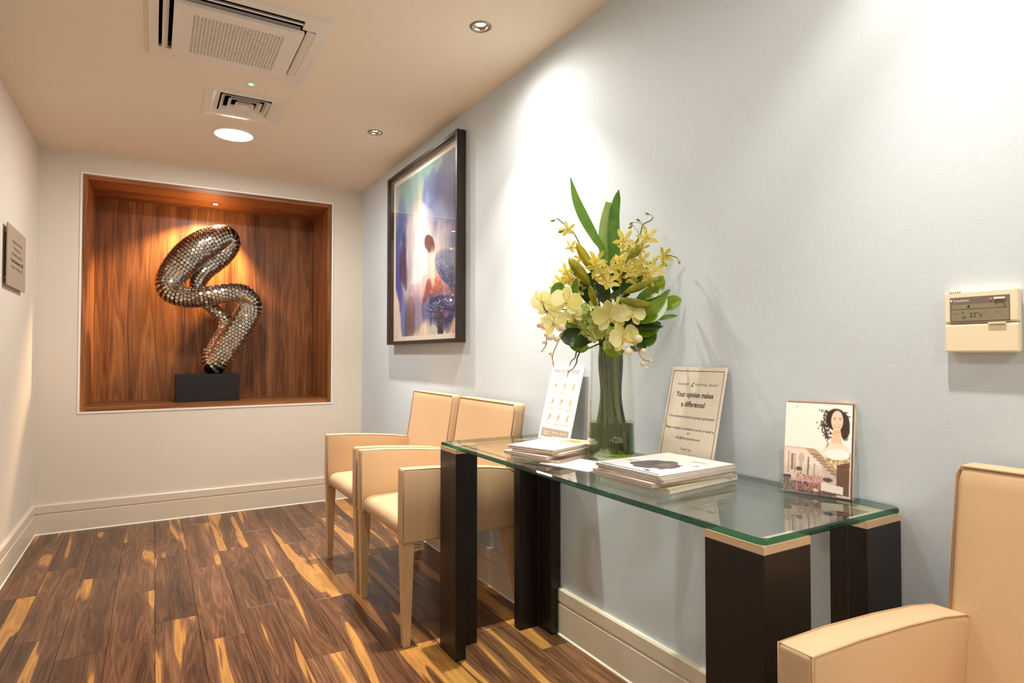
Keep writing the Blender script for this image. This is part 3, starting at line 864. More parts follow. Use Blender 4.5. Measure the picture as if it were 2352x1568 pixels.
def cover_bag(p):     # dark handbag and small jewellery on white
    p.rect(0, 1, 0.0, 0.18, (246, 240, 234))
    U0, V0 = p.U.copy(), p.V.copy(); p.U = U0 + 0.12 * (fbm(U0, V0, 9, 2) - 0.5); p.V = V0 + 0.14 * (fbm(U0, V0, 9, 6) - 0.5)
    p.poly([(0.22, 0.78), (0.50, 0.86), (0.78, 0.70), (0.72, 0.42), (0.46, 0.36), (0.26, 0.48)], (84, 76, 78))
    p.ell(0.42, 0.62, 0.16, 0.14, (66, 60, 64), 0.6, 0.8, 0, 0.3, 4)
    p.ell(0.60, 0.55, 0.10, 0.12, (120, 108, 104), 0.6, 0.7, 0, 0.3, 5)
    p.ell(0.70, 0.85, 0.10, 0.03, (92, 84, 84), 0.4)
    p.ell(0.12, 0.62, 0.12, 0.02, (120, 128, 96), 0.4); p.ell(0.86, 0.40, 0.05, 0.06, (176, 132, 104), 0.4)
    for k in range(14): p.ell(0.30 + 0.034 * k, 0.52 + 0.10 * math.sin(k * 1.9), 0.012, 0.05, (150, 142, 140), 0.6, 0.6, k * 0.5)
    p.U, p.V = U0, V0
    p.rect(0.60, 0.80, 0.20, 0.215, (60, 56, 54)); p.rect(0.62, 0.72, 0.25, 0.258, (120, 112, 106)); p.rect(0.80, 0.94, 0.27, 0.278, (120, 112, 106))
    p.rect(0.84, 0.97, 0.58, 0.588, (130, 120, 112)); p.rect(0.86, 0.97, 0.72, 0.728, (150, 140, 130)); p.rect(0.05, 0.95, 0.94, 0.965, (88, 80, 84))
def cover_face(p):    # warm gradient with gold scalloped ring
    p.rect(0, 1, 0, 1, (244, 232, 218))
    p.ell(0.55, 0.62, 0.40, 0.16, (226, 186, 152), 0.8, 0.9, 0.1)
    p.ell(0.42, 0.55, 0.20, 0.08, (236, 206, 180), 0.6)
    p.ell(0.66, 0.22, 0.30, 0.22, (222, 178, 118), 0.15)
    for k in range(26):
        a = 2 * math.pi * k / 26; p.ell(0.66 + 0.28 * math.cos(a), 0.22 + 0.20 * math.sin(a), 0.035, 0.028, (242, 220, 184), 0.3)
    p.ell(0.66, 0.24, 0.20, 0.13, (206, 146, 78), 0.3); p.ell(0.60, 0.18, 0.12, 0.07, (120, 98, 84), 0.4)

ZG = ZT + 0.0005
cover_stack([(0.009, 0.004, -0.004, R(3), 'bottom magazine of the pile beside the leaning hygiene notice', cover_plain((190, 150, 150))),
             (0.010, -0.010, 0.006, R(-5), 'pink edged magazine second from bottom behind the vase', cover_plain((222, 190, 186))),
             (0.007, 0.010, 0.0, R(4), 'thin magazine just under the gold ring cover', cover_plain((214, 204, 196))),
             (0.009, 0.002, 0.006, R(0), 'topmost magazine with gold ring cover beside the vase', cover_face)],
            1.128, 1.642, ZG, R(19), 0.245, 0.185, 'magazines left of the vase')
cover_stack([(0.012, 0.010, -0.004, R(4), 'bottom magazine of the pile in front of the opinion notice', cover_plain((206, 196, 150))),
             (0.010, -0.006, 0.006, R(-3), 'second magazine of the front pile with pale spine', cover_plain((216, 206, 198))),
             (0.009, 0.002, -0.004, R(1), 'third magazine of the front pile, under the handbag cover', cover_plain((200, 190, 186))),
             (0.007, 0.0, 0.002, R(0), 'topmost magazine with dark handbag on white cover', cover_bag)],
            1.166, 1.180, ZG, R(3), 0.285, 0.228, 'magazines in front of the opinion notice')
t = thing('paper_sheet', (1.115, 1.478, ZG), 'loose white printed sheet lying by the vase', 'paper', rotz=R(13))
bbox('sheet', (-0.085, -0.098, 0), (0.062, 0.092, 0.0012), M_paper, t, 0)
for k in range(7):
    y = 0.07 - k * 0.018
    mesh('print_line', [(-0.03, y, 0.0014), (0.05, y, 0.0014), (0.05, y + 0.003, 0.0014), (-0.03, y + 0.003, 0.0014)], [(0, 1, 2, 3)], M_fadeink, t)

# notices leaning on the wall
def lean_frame(name, y_mid, xb, xt, h, label, cat):
    dx = xt - xb; dz = math.sqrt(h * h - dx * dx)
    Y = Vector((dx, 0, dz)).normalized(); X = Vector((0, -1, 0)); Z = X.cross(Y)
    return frame_thing(name, (xb, y_mid, ZG), X, Y, Z, label, cat)
t = lean_frame('hand_hygiene_notice', 1.925, 1.322, 1.3955, 0.297, 'white hand rub instruction notice leaning on wall left of vase', 'notice')
w = 0.105
bbox('sheet', (-w, 0, 0), (w, 0.297, 0.003), M_paper, t, 0.0005, 1)
z = 0.0033
text('title_lettering', 'How to Handrub?', 0.026, (-0.002, 0.265, z), M_browni, t, width=0.170)
mesh('rule_line', [(-0.082, 0.256, z), (0.085, 0.256, z), (0.085, 0.2545, z), (-0.082, 0.2545, z)], [(0, 1, 2, 3)], M_fadeink, t)
text('lettering', 'Duration of the entire procedure: 20-30 seconds', 0.006, (-0.082, 0.244, z), M_greyink, t, align='LEFT', width=0.085)
for r in range(3):
    for c in range(3):
        bx, by = -0.082 + c * 0.060, 0.226 - r * 0.062
        text('lettering', str(r * 3 + c + 1), 0.009, (bx, by, z), M_greyink, t, align='LEFT')
        m = MB()
        for k in range(4):   # two line-drawn hands
            a = R(20 + 25 * k + 15 * c); L_ = 0.014
            cx_, cy_ = bx + 0.022 + 0.005 * (k % 2), by - 0.014
            p0 = (cx_, cy_); p1 = (cx_ + L_ * math.cos(a), cy_ + L_ * math.sin(a)); q = 0.0022
            m.add([(p0[0] - q, p0[1], z), (p0[0] + q, p0[1] - q, z), (p1[0] + q, p1[1], z), (p1[0] - q, p1[1] + q, z)], [(0, 1, 2, 3)])
        m.add([(bx + 0.012, by - 0.028, z), (bx + 0.034, by - 0.024, z), (bx + 0.032, by - 0.014, z), (bx + 0.014, by - 0.016, z)], [(0, 1, 2, 3)])
        m.build('hand_drawing', M_fadeink, t)
        for k in range(1 + (r + c) % 2):
            yy = by - 0.038 - k * 0.005
            mesh('caption_line', [(bx, yy, z), (bx + 0.044, yy, z), (bx + 0.044, yy - 0.0022, z), (bx, yy - 0.0022, z)], [(0, 1, 2, 3)], M_fadeink, t)
mesh('footer_band', [(-0.090, 0.010, z), (0.090, 0.010, z), (0.090, 0.044, z), (-0.090, 0.044, z)], [(0, 1, 2, 3)], M_greyink, t)
for s, x in (('World Health\nOrganization', -0.052), ('Patient Safety', 0.006), ('SAVE LIVES', 0.058)):
    text('footer_lettering', s, 0.008, (x, 0.028, z + 0.0003), M_paper, t, width=0.040)

t = lean_frame('opinion_notice', 1.268, 1.325, 1.3955, 0.300, 'framed opinion survey notice leaning on wall right of vase', 'notice')
w = 0.105
bbox('sheet', (-w, 0, 0), (w, 0.300, 0.002), M_paper2, t, 0.0004, 1)
bbox('acrylic_cover', (-w - 0.0015, 0, 0.0028), (w + 0.0015, 0.302, 0.0048), M_acry, t, 0.0005, 1)
z = 0.0023
for lo, hi in (((-0.097, 0.010), (-0.0955, 0.288)), ((0.0955, 0.010), (0.097, 0.288)), ((-0.097, 0.2868), (0.097, 0.2885)), ((-0.097, 0.010), (0.097, 0.0115))):
    mesh('border_line', [(lo[0], lo[1], z), (hi[0], lo[1], z), (hi[0], hi[1], z), (lo[0], hi[1], z)], [(0, 1, 2, 3)], M_ink, t)
text('logo_lettering', 'PHOENIX', 0.009, (-0.050, 0.244, z), M_browni, t, width=0.044)
text('logo_lettering', 'HOSPITAL GROUP', 0.009, (0.038, 0.244, z), M_browni, t, width=0.082)
m = MB()
for pl in ([(-0.024, 0.238), (-0.020, 0.240), (-0.012, 0.252), (-0.006, 0.254), (-0.010, 0.250), (-0.016, 0.243)], [(-0.018, 0.246), (-0.010, 0.242), (-0.012, 0.238), (-0.016, 0.243)]):
    m.add([(a, b, z) for a, b in pl], [tuple(range(len(pl)))])
m.build('logo_mark', M_ink, t)
for s, sz, y, wd_, b in (('Your opinion makes', 0.022, 0.209, 0.142, 0.0006), ('a difference!', 0.022, 0.180, 0.090, 0.0006), ('Your comments would be greatly appreciated', 0.0105, 0.146, 0.172, 0.0001),
                     ('Please complete a satisfaction survey or email us', 0.0105, 0.111, 0.184, 0.0001), ('at:', 0.0105, 0.0985, 0.010, 0.0001), ('info@9harleystreet.com', 0.0105, 0.083, 0.092, 0.0001),
                     ('Thank You', 0.011, 0.051, 0.040, 0), ('The Radiology Team', 0.011, 0.032, 0.078, 0)):
    text('lettering', s, sz, (0, y, z), M_ink, t, width=wd_, bold=b)

# acrylic leaflet holder with leaflets
X = Vector((0.298, -0.954, 0)).normalized(); Yb = Vector((0.954, 0.298, 0)).normalized()
t = frame_thing('leaflet_holder', (1.3085, 0.943, ZG), X, Yb, (0, 0, 1), 'clear acrylic leaflet holder on the end of the glass table', 'holder')
hw_ = 0.163
bbox('base', (0, 0, 0), (hw_, 0.062, 0.0025), M_acry, t, 0)
bbox('side_wall', (0, 0.0, 0.0026), (0.0025, 0.055, 0.098), M_acry, t, 0)
bbox('side_wall', (hw_ - 0.0025, 0.0, 0.0026), (hw_, 0.055, 0.098), M_acry, t, 0)
v = [(0.003, -0.0005, 0.0026), (hw_ - 0.003, -0.0005, 0.0026), (hw_ - 0.003, 0.002, 0.0026), (0.003, 0.002, 0.0026), (0.003, 0.0095, 0.070), (hw_ - 0.003, 0.0095, 0.070), (hw_ - 0.003, 0.012, 0.070), (0.003, 0.012, 0.070)]
mesh('front_lip', v, BF, M_acry, t)
v = [(0.003, 0.030, 0.0026), (hw_ - 0.003, 0.030, 0.0026), (hw_ - 0.003, 0.0325, 0.0026), (0.003, 0.0325, 0.0026), (0.003, 0.058, 0.16), (hw_ - 0.003, 0.058, 0.16), (hw_ - 0.003, 0.0605, 0.16), (0.003, 0.0605, 0.16)]
mesh('back_plate', v, BF, M_acry, t)
hold = t
def leaf_cover(p):
    p.rect(0, 1, 0, 0.50, (252, 247, 240))
    # street terrace photograph
    U0, V0 = p.U.copy(), p.V.copy()
    p.U = U0 + 0.012 * (fbm(U0, V0, 40, 61) - 0.5); p.V = V0 + 0.012 * (fbm(U0, V0, 40, 62) - 0.5)
    p.rect(0, 1, 0.50, 1, (226, 204, 190))
    p.poly([(0.02, 0.52), (0.02, 0.86), (0.62, 0.80), (0.50, 0.52)], (238, 222, 210))
    for k in range(5): p.rect(0.06 + 0.10 * k, 0.085 + 0.10 * k, 0.55 + 0.03 * k, 0.80, (198, 172, 158))
    p.ell(0.27, 0.63, 0.055, 0.075, (206, 186, 172), 0.3); p.rect(0.11, 0.15, 0.58, 0.76, (160, 128, 112)); p.rect(0.37, 0.39, 0.60, 0.80, (140, 104, 88))
    p.poly([(0.30, 0.50), (0.62, 0.50), (0.88, 0.78), (0.80, 0.80)], (196, 166, 140)); p.poly([(0.46, 0.50), (0.60, 0.50), (0.86, 0.74)], (246, 232, 218))
    for k in range(7): p.poly([(0.40 + 0.05 * k, 0.56 + 0.032 * k), (0.56 + 0.04 * k, 0.57 + 0.030 * k), (0.56 + 0.04 * k, 0.585 + 0.030 * k), (0.40 + 0.05 * k, 0.572 + 0.032 * k)], (150, 122, 96))
    r = np.random.RandomState(8)
    for k in range(150):
        p.ell(0.64 + 0.34 * r.rand(), 0.525 + 0.15 * r.rand() ** 1.3, 0.030, 0.014, [(176, 158, 92), (206, 190, 128), (136, 118, 60), (226, 212, 160)][k % 4], 0.5, 0.7, r.rand() * 3)
    p.poly([(0.80, 0.66), (0.98, 0.62), (0.98, 0.98), (0.80, 0.98)], (118, 82, 64))
    for k in range(9): p.rect(0.81 + 0.02 * k, 0.817 + 0.02 * k, 0.66, 0.98, (88 + 8 * (k % 3), 60, 50))
    p.rect(0.0, 0.80, 0.88, 1.0, (92, 72, 68)); p.rect(0.0, 0.12, 0.82, 1.0, (78, 62, 60))
    for k in range(9): p.rect(0.015 + 0.026 * k, 0.023 + 0.026 * k, 0.85, 1.0, (206, 188, 176))
    for k in range(420):
        c = [(206, 104, 136), (224, 140, 168), (176, 76, 110), (222, 168, 96), (150, 128, 70), (238, 190, 196)][k % 6]
        p.ell(0.20 + 0.40 * r.rand(), 0.79 + 0.19 * r.rand(), 0.012, 0.008, c, 0.5, 0.85)
    p.ell(0.24, 0.745, 0.055, 0.028, (80, 70, 40), 0.5, 0.95, 0, 0.3, 10); p.ell(0.68, 0.83, 0.10, 0.03, (70, 58, 54), 0.4, 0.9, 0, 0.3, 12)
    p.poly([(0.58, 0.86), (0.90, 0.89), (0.90, 0.97), (0.58, 0.95)], (250, 240, 232)); p.ell(0.50, 0.955, 0.05, 0.02, (236, 214, 204), 0.3)
    p.U, p.V = U0, V0
    p.poly([(0.0, 0.495), (1.0, 0.52), (1, 0.50), (0, 0.47)], (252, 247, 240))
    # smiling model with long dark curls
    p.ell(0.78, 0.50, 0.21, 0.10, (248, 226, 204), 0.3); p.ell(0.80, 0.545, 0.20, 0.065, (252, 247, 242), 0.15)
    p.poly([(0.0, 0.56), (1.0, 0.56), (1.0, 0.515), (0, 0.495)], (252, 247, 240), 0.0)
    p.ell(0.77, 0.17, 0.165, 0.135, (52, 38, 34), 0.15, 1, 0, 0.10, 11); p.ell(0.90, 0.25, 0.075, 0.15, (66, 52, 46), 0.2, 1, 0, 0.1, 14)
    for k in range(170):
        a_ = r.rand(); x_ = 0.625 + 0.03 * math.sin(a_ * 9) + r.randn() * 0.040; y_ = 0.07 + 0.31 * a_
        sh = 0.8 + 0.5 * r.rand()
        p.ell(x_, y_, 0.022, 0.007, (56 * sh, 40 * sh, 34 * sh), 0.5, 0.95, r.rand() * 3.1)
    for k in range(90):
        a_ = r.rand(); sh = 0.8 + 0.6 * r.rand()
        p.ell(0.905 + r.randn() * 0.022, 0.08 + 0.30 * a_, 0.020, 0.008, (64 * sh, 50 * sh, 42 * sh), 0.5, 0.9, r.rand() * 3.1)
    for k in range(12): p.ell(0.655 + 0.012 * math.sin(k), 0.36 + 0.010 * k, 0.014, 0.006, (70, 52, 44), 0.5, 0.8, 1.2 + k)
    p.poly([(0.735, 0.27), (0.835, 0.27), (0.865, 0.43), (0.70, 0.43)], (240, 202, 170)); p.ell(0.79, 0.30, 0.06, 0.03, (218, 168, 136), 0.8, 0.7)
    p.ell(0.785, 0.18, 0.092, 0.118, (246, 212, 184), 0.10); p.ell(0.74, 0.225, 0.03, 0.02, (238, 180, 156), 0.9, 0.5); p.ell(0.84, 0.225, 0.03, 0.02, (238, 180, 156), 0.9, 0.5)
    p.ell(0.79, 0.10, 0.075, 0.035, (250, 224, 200), 0.9, 0.7)
    for ex in (0.748, 0.826):
        p.ell(ex, 0.166, 0.021, 0.0075, (250, 244, 240), 0.3); p.ell(ex, 0.166, 0.010, 0.007, (62, 40, 34), 0.3); p.ell(ex, 0.160, 0.024, 0.0035, (60, 42, 36), 0.5, 0.9); p.ell(ex, 0.146, 0.030, 0.004, (84, 58, 46), 0.5, 0.9)
    p.ell(0.788, 0.200, 0.014, 0.011, (222, 174, 146), 0.7, 0.8); p.ell(0.787, 0.240, 0.046, 0.016, (204, 122, 114), 0.3); p.ell(0.787, 0.238, 0.036, 0.009, (255, 251, 246), 0.3)
    p.rect(0.16, 0.18, 0.045, 0.052, (90, 80, 72))
lw, lh = 0.146, 0.212
Yl = Vector((0, 0.034, lh)).normalized()
labs = ['front leaflet with smiling dark haired woman above a terrace photograph', 'navy edged leaflet directly behind the front leaflet', 'tan topped leaflet third in the acrylic holder', 'rearmost leaflet in the acrylic holder']
for i in range(4):
    Xw, Zw = X, None
    Yw = (Yb * Yl.y + Vector((0, 0, 1)) * Yl.z).normalized()
    Zw = X.cross(Yw)
    off = 0.0045 + i * 0.0052
    org = Vector((1.3085, 0.943, ZG)) + X * (0.0075 + 0.0008 * i) + Yb * off + Vector((0, 0, 0.0032))
    t = frame_thing('leaflet', org, X, Yw, Zw, labs[i], 'leaflet', 'leaflets in the acrylic holder')
    hh = lh + [0, 0.001, 0.004, 0.003][i]
    bbox('pages', (0, 0, -0.0038), (lw, hh, 0), [M_edge, pbr('navy leaflet', (40, 36, 62), 0.5), pbr('tan leaflet', (196, 150, 104), 0.5), M_paper2][i], t, 0.0003, 1)
    if i == 0: painted('cover', lw, lh, 170, 240, (252, 247, 240), leaf_cover, M_print, t, lambda u, v_: (u * lw, lh - v_ * lh, 0.0004))

# wall controller
t = frame_thing('wall_controller', (XR, 0.553, 1.104), (0, -1, 0), (0, 0, 1), (-1, 0, 0), 'ivory thermostat controller with grey display on the blue wall', 'thermostat')
bbox('back_plate', (-0.060, 0.004, 0), (0.060, 0.120, 0.006), M_ivory, t, 0.001, 1)
bbox('body', (-0.0615, 0.058, 0.005), (0.0615, 0.1225, 0.020), M_ivory, t, 0.004, 3)
c = bbox('cover_flap', (-0.0615, 0.0, 0.005), (0.0615, 0.0570, 0.020), M_ivory, t, 0.004, 3)
bbox('flap_lip', (0.014, 0.0545, 0.0198), (0.043, 0.0575, 0.0235), M_ivory, c, 0.001, 1)
b = bbox('display_bezel', (-0.051, 0.0595, 0.0195), (0.049, 0.1100, 0.0207), M_lcdb, t, 0.0004, 1)
bbox('screen', (-0.0475, 0.0625, 0.0205), (0.0475, 0.0950, 0.0211), M_lcd, b, 0)
text('brand_lettering', 'DAIKIN', 0.0065, (-0.044, 0.1005, 0.0209), M_white, b, align='LEFT', width=0.025)
mesh('brand_mark', [(-0.050, 0.1055, 0.0209), (-0.0455, 0.1055, 0.0209), (-0.0485, 0.1005, 0.0209)], [(0, 2, 1)], M_white, b)
z = 0.0213
text('digits', '22\u00b0c', 0.012, (-0.006, 0.070, z), M_lcdink, b)
for s, x, y in (('---', -0.041, 0.075), ('4', -0.028, 0.076), ('\u25b2', -0.018, 0.089), ('20', -0.026, 0.067), ('I', 0.027, 0.090), ('*', 0.029, 0.074), ('/', 0.008, 0.076), ('15', 0.041, 0.088)):
    text('digits', s, 0.007, (x, y, z), M_lcdink, b)
mesh('screen_rule', [(-0.046, 0.0855, z), (0.046, 0.0855, z), (0.046, 0.0862, z), (-0.046, 0.0862, z)], [(0, 1, 2, 3)], M_lcdink, b)
bbox('button', (0.024, 0.1015, 0.0205), (0.042, 0.1055, 0.0235), M_ivory, t, 0.0008, 1)
lathe('indicator', [(0.0024, 0.0), (0.0018, 0.0014), (0.0002, 0.0018)], 14, M_red, t, (0.0185, 0.1035, 0.0205))
for k in range(6): bbox('vent_slit', (-0.052 + k * 0.0036, 0.1185, 0.0185), (-0.0503 + k * 0.0036, 0.1218, 0.0203), M_lcdb, t, 0)

# ------------------------------------------------------------------ vase with flowers
VX, VY = 1.262, 1.512
t = thing('glass_vase', (VX, VY, ZG), 'tall clear glass vase with green tinted water', 'vase')
HV = 0.356
def vr(z): return 0.0775 - 0.0115 * (z / HV) ** 1.3
zs = [i * HV / 12 for i in range(13)]
prof = [(0.002, 0.0)] + [(vr(0.0) - 0.003, 0.0)] + [(vr(z_), z_ + (0.003 if i == 0 else 0)) for i, z_ in enumerate(zs)] + [(vr(z_) - 0.0035, z_) for z_ in zs[::-1] if z_ > 0.012] + [(vr(0.012) - 0.006, 0.012), (0.002, 0.011)]
lathe('glass_body', prof, 56, M_gvase, t)
WL = 0.114
lathe('water', [(0.001, 0.0125), (vr(0.012) - 0.0075, 0.0125)] + [(vr(z_) - 0.0042, z_) for z_ in (0.02, 0.06, 0.10, WL)] + [(0.001, WL)], 48, M_water, t)

# camera-facing sketch frame for the arrangement: (cx, cy) sketch units, w metres towards the viewer
yaw = R(30.584)
fwv = Vector((math.sin(yaw), math.cos(yaw), 0)); rtv = Vector((math.cos(yaw), -math.sin(yaw), 0)); upv = Vector((0, 0, 1))
def FP(cx, cy, w=0.0):
    """sketch -> point relative to the vase base"""
    px_, py_ = 1200 + cx / 3.2675, 380 + cy / 3.2675
    D = 1.9435 - w
    d_ = fwv + rtv * ((px_ - 1176) / 1394.0) - upv * ((py_ - 814) / 1394.0)
    p = Vector((0, 0, 1.10)) + d_ * D
    p -= Vector((VX, VY, ZG))
    lim = XR - 0.012 - VX
    if p.x > lim:
        q = p + Vector((VX, VY, ZG - 1.10)); kk = (lim + VX) / q.x
        p = q * kk - Vector((VX, VY, ZG - 1.10))
    return p
SU = 1.9435 / 1394.0 / 3.2675    # metres per sketch unit
tocam = (-fwv + upv * 0.05).normalized()

M_leafA = petal_mat('bright green leaf', (76, 112, 12), (130, 158, 36), 0.25, 0.28, 0.55)
M_leafB = petal_mat('dark green leaf', (30, 50, 12), (60, 86, 22), 0.12, 0.28, 0.5)
M_leafC = petal_mat('blade leaf', (70, 116, 32), (110, 150, 56), 0.25)
M_leafD = petal_mat('pale blade leaf', (128, 158, 84), (160, 180, 110), 0.25)
M_orch = petal_mat('yellow orchid petal', (212, 194, 64), (238, 226, 126), 0.4)
M_lip = petal_mat('pale orchid lip', (226, 212, 130), (240, 232, 170), 0.4)
M_phal = petal_mat('cream orchid petal', (226, 218, 128), (242, 238, 184), 0.4)
M_core = petal_mat('orchid throat', (214, 174, 100), (232, 208, 120), 0.2)
M_hyd = petal_mat('green hydrangea petal', (178, 196, 98), (208, 216, 134), 0.4)
M_lily = petal_mat('lily bud', (120, 122, 16), (204, 190, 48), 0.18)
M_stem = petal_mat('green stem', (64, 90, 34), (104, 126, 60), 0.1)
M_twig = petal_mat('tan twig', (176, 140, 78), (210, 176, 112), 0.1)
M_root = petal_mat('brown root', (72, 58, 34), (98, 80, 50), 0.0)
M_berry = petal_mat('cream berry', (232, 214, 172), (246, 236, 208), 0.2)
M_bud = petal_mat('orchid bud', (140, 146, 52), (184, 178, 80), 0.2)

def ribbon(path, widths, mat, name, parent, nrm=None, fold=0.12, per=5, curl=0.0):
    pts = catmull([tuple(p) + (w_,) for p, w_ in zip(path, widths)], per)
    nrm = nrm or tocam; v = []; f = []
    for i, q in enumerate(pts):
        p = Vector(q[:3]); w_ = max(0.0004, float(q[3]))
        a = Vector(pts[min(i + 1, len(pts) - 1)][:3]) - Vector(pts[max(i - 1, 0)][:3])
        s = a.cross(nrm).normalized(); n_ = s.cross(a).normalized()
        for e in (-1, -0.55, 0, 0.55, 1):
            v.append(p + s * (e * w_ / 2) + n_ * (abs(e) * fold * w_ * 0.5 - curl * e * w_ * 0.3))
    for i in range(len(pts) - 1):
        for j in range(4): f.append((i * 5 + j, i * 5 + j + 1, i * 5 + j + 6, i * 5 + j + 5))
    return mesh(name, v, f, mat, parent, True)

def flower_thing(name, label, cat, group): return thing(name, (VX, VY, ZG), label, cat, group)

srnd = random.Random(21)
used = []
def into_vase(start, k, mat=None, r=0.0028):
    """stem path from a point in the bunch through the neck down to the vase floor"""
    a = 2 * math.pi * (k * 0.381966); rn = 0.014 + 0.028 * ((k * 7) % 10) / 10
    nk = Vector((rn * math.cos(a), rn * math.sin(a), HV - 0.01))
    mid = Vector((rn * 0.86 * math.cos(a + 0.25), rn * 0.86 * math.sin(a + 0.25), HV * 0.55))
    b = a + 0.7; rb = min(0.060, rn * 1.5 + 0.012)
    bt = Vector((rb * math.cos(b), rb * math.sin(b), 0.020))
    up_ = start.lerp(nk, 0.55) + Vector((0, 0, 0.02))
    P = [tuple(start), tuple(up_), tuple(nk), tuple(mid), tuple(mid.lerp(bt, 0.55)), tuple(bt)]
    return catmull(P, 6)
cnt = [0]
def stem_part(parent, start, mat=None, r=0.0028):
    cnt[0] += 1; r *= 1.35
    m = MB(); m.tube(into_vase(Vector(start), cnt[0]), r, 7)
    return m.build('stem', mat or M_stem, parent, True)

# --- petals (shared meshes, unit length along +Y, facing +Z)
def petal_mesh(name, outline, cup, mat, nu=6, nv=9, tip=0.0):
    v = []; f = []
    for j in range(nv):
        t_ = j / (nv - 1); w_ = np.interp(t_, [o[0] for o in outline], [o[1] for o in outline])
        for i in range(nu):
            s = -1 + 2 * i / (nu - 1)
            v.append((s * w_, t_ , cup * (s * s) * w_ + tip * t_ * t_ - 0.04 * math.sin(t_ * math.pi)))
    for j in range(nv - 1):
        for i in range(nu - 1): f.append((j * nu + i, j * nu + i + 1, (j + 1) * nu + i + 1, (j + 1) * nu + i))
    me = bpy.data.meshes.new(name); me.from_pydata(v, [], f); me.materials.append(mat)
    me.polygons.foreach_set('use_smooth', [True] * len(me.polygons))
    return me
P_star = petal_mesh('petal', [(0, 0.06), (0.25, 0.15), (0.55, 0.21), (0.8, 0.14), (1, 0.01)], 0.35, M_orch, tip=0.12)
P_round = petal_mesh('petal', [(0, 0.10), (0.2, 0.36), (0.5, 0.56), (0.8, 0.50), (0.93, 0.30), (1, 0.08)], 0.22, M_phal, tip=-0.08)
P_sepal = petal_mesh('petal', [(0, 0.08), (0.3, 0.26), (0.6, 0.34), (0.85, 0.24), (1, 0.04)], 0.2, M_phal, tip=-0.1)
def lip_mesh(mat, sc=1.0):
    v = []; f = []
    m = MB(); m.ball((0, -0.12, 0.14), 0.11, 8, 6, (0.9, 1.0, 1.0)); m.ball((0, 0.06, 0.18), 0.08, 8, 6, (0.8, 1, 1.2))
    n = 7
    for j in range(5):
        t_ = j / 4
        for i in range(n):
            s = -1 + 2 * i / (n - 1)
            w_ = np.interp(t_, [0, 0.3, 0.7, 1], [0.10, 0.24, 0.26, 0.12])
            v.append((s * w_, -0.10 - 0.46 * t_, 0.12 + 0.10 * s * s + 0.05 * math.sin(s * 6) * t_))
    for j in range(4):
        for i in range(n - 1): f.append((j * n + i, j * n + i + 1, (j + 1) * n + i + 1, (j + 1) * n + i))
    m.add(v, f)
    me = bpy.data.meshes.new('flower'); me.from_pydata([(x * sc, y * sc, z * sc) for x, y, z in m.v], [], m.f); me.materials.append(mat)
    me.polygons.foreach_set('use_smooth', [True] * len(me.polygons))
    return me
LIP_Y, LIP_C = lip_mesh(M_lip), lip_mesh(M_core, 0.62)

def bloom(parent, pos, r, kind, facing=None, roll=0.0):
    n_ = (facing or (tocam + Vector((srnd.uniform(-.35, .35), srnd.uniform(-.35, .35), srnd.uniform(-.25, .35))))).normalized()
    y_ = (upv - n_ * upv.dot(n_)).normalized(); x_ = y_.cross(n_)
    mt = Matrix((x_, y_, n_)).transposed().to_4x4() @ Matrix.Rotation(roll, 4, 'Z') @ Matrix.Scale(r, 4)
    mt.translation = pos
    fl_ = link('flower', LIP_Y if kind == 'star' else LIP_C, None, parent); fl_.matrix_local = mt
    if kind == 'star': spec = [(0, P_star, 1.0), (72, P_star, 0.95), (-72, P_star, 0.95), (140, P_star, 0.98), (-140, P_star, 0.98)]
    else: spec = [(78, P_round, 1.0), (-78, P_round, 1.0), (0, P_sepal, 0.95), (135, P_sepal, 0.92), (-135, P_sepal, 0.92)]
    for a, me, s in spec:
        p = link('petal', me, None, fl_)
        p.rotation_euler = (R(srnd.uniform(2, 16)) if kind == 'star' else R(srnd.uniform(-2, 10)), 0, 0)
        p.matrix_local = Matrix.Rotation(R(a + srnd.uniform(-7, 7)), 4, 'Z') @ Matrix.Translation((0, 0.04, 0.0 if me is P_round else -0.03)) @ Matrix.Rotation(R(srnd.uniform(4, 20)), 4, 'X') @ Matrix.Scale(s, 4)
    return fl_

def spray(label, stem, blooms, buds, kind, group, r0=0.0017, thing_name='orchid_spray'):
    t = flower_thing(thing_name, label, 'flower', group)
    P = [FP(*p) for p in stem]
    stem_part(t, P[0], r=0.003)
    m = MB(); m.tube(catmull([tuple(p) for p in P], 6), r0, 6); m.build('branch', M_stem, t, True)
    for b_ in blooms:
        pos = FP(b_[0], b_[1], b_[2]); bloom(t, pos, b_[3] * SU, kind, None, R(b_[4]) if len(b_) > 4 else R(srnd.uniform(-40, 40)))
        near = min(P, key=lambda q: (q - pos).length)
        m = MB(); m.tube([tuple(near), tuple(near.lerp(pos, 0.5) - tocam * 0.008), tuple(pos - tocam * 0.003)], 0.0011, 5); m.build('flower_stalk', M_stem, t, True)
    for x, y, w_, l_, ang in buds:
        c_ = FP(x, y, w_); d_ = (rtv * math.cos(R(ang)) + upv * math.sin(R(ang)))
        L_ = l_ * SU
        m = MB(); m.tube([tuple(c_ + d_ * (e * L_ / 2)) for e in (-1, -0.6, 0, 0.6, 1)], [0.0006, L_ * 0.19, L_ * 0.26, L_ * 0.18, 0.0005], 8); m.build('bud', M_bud, t, True)
        near = min(P, key=lambda q: (q - c_).length); a_ = c_ + d_ * L_ * 0.5; b2 = c_ - d_ * L_ * 0.5
        st = a_ if (a_ - near).length < (b2 - near).length else b2
        m = MB(); m.tube([tuple(near), tuple(near.lerp(st, 0.5) + upv * 0.003), tuple(st)], 0.0008, 5); m.build('bud_stalk', M_stem, t, True)
    return t
GY = 'yellow orchid sprays in the vase'
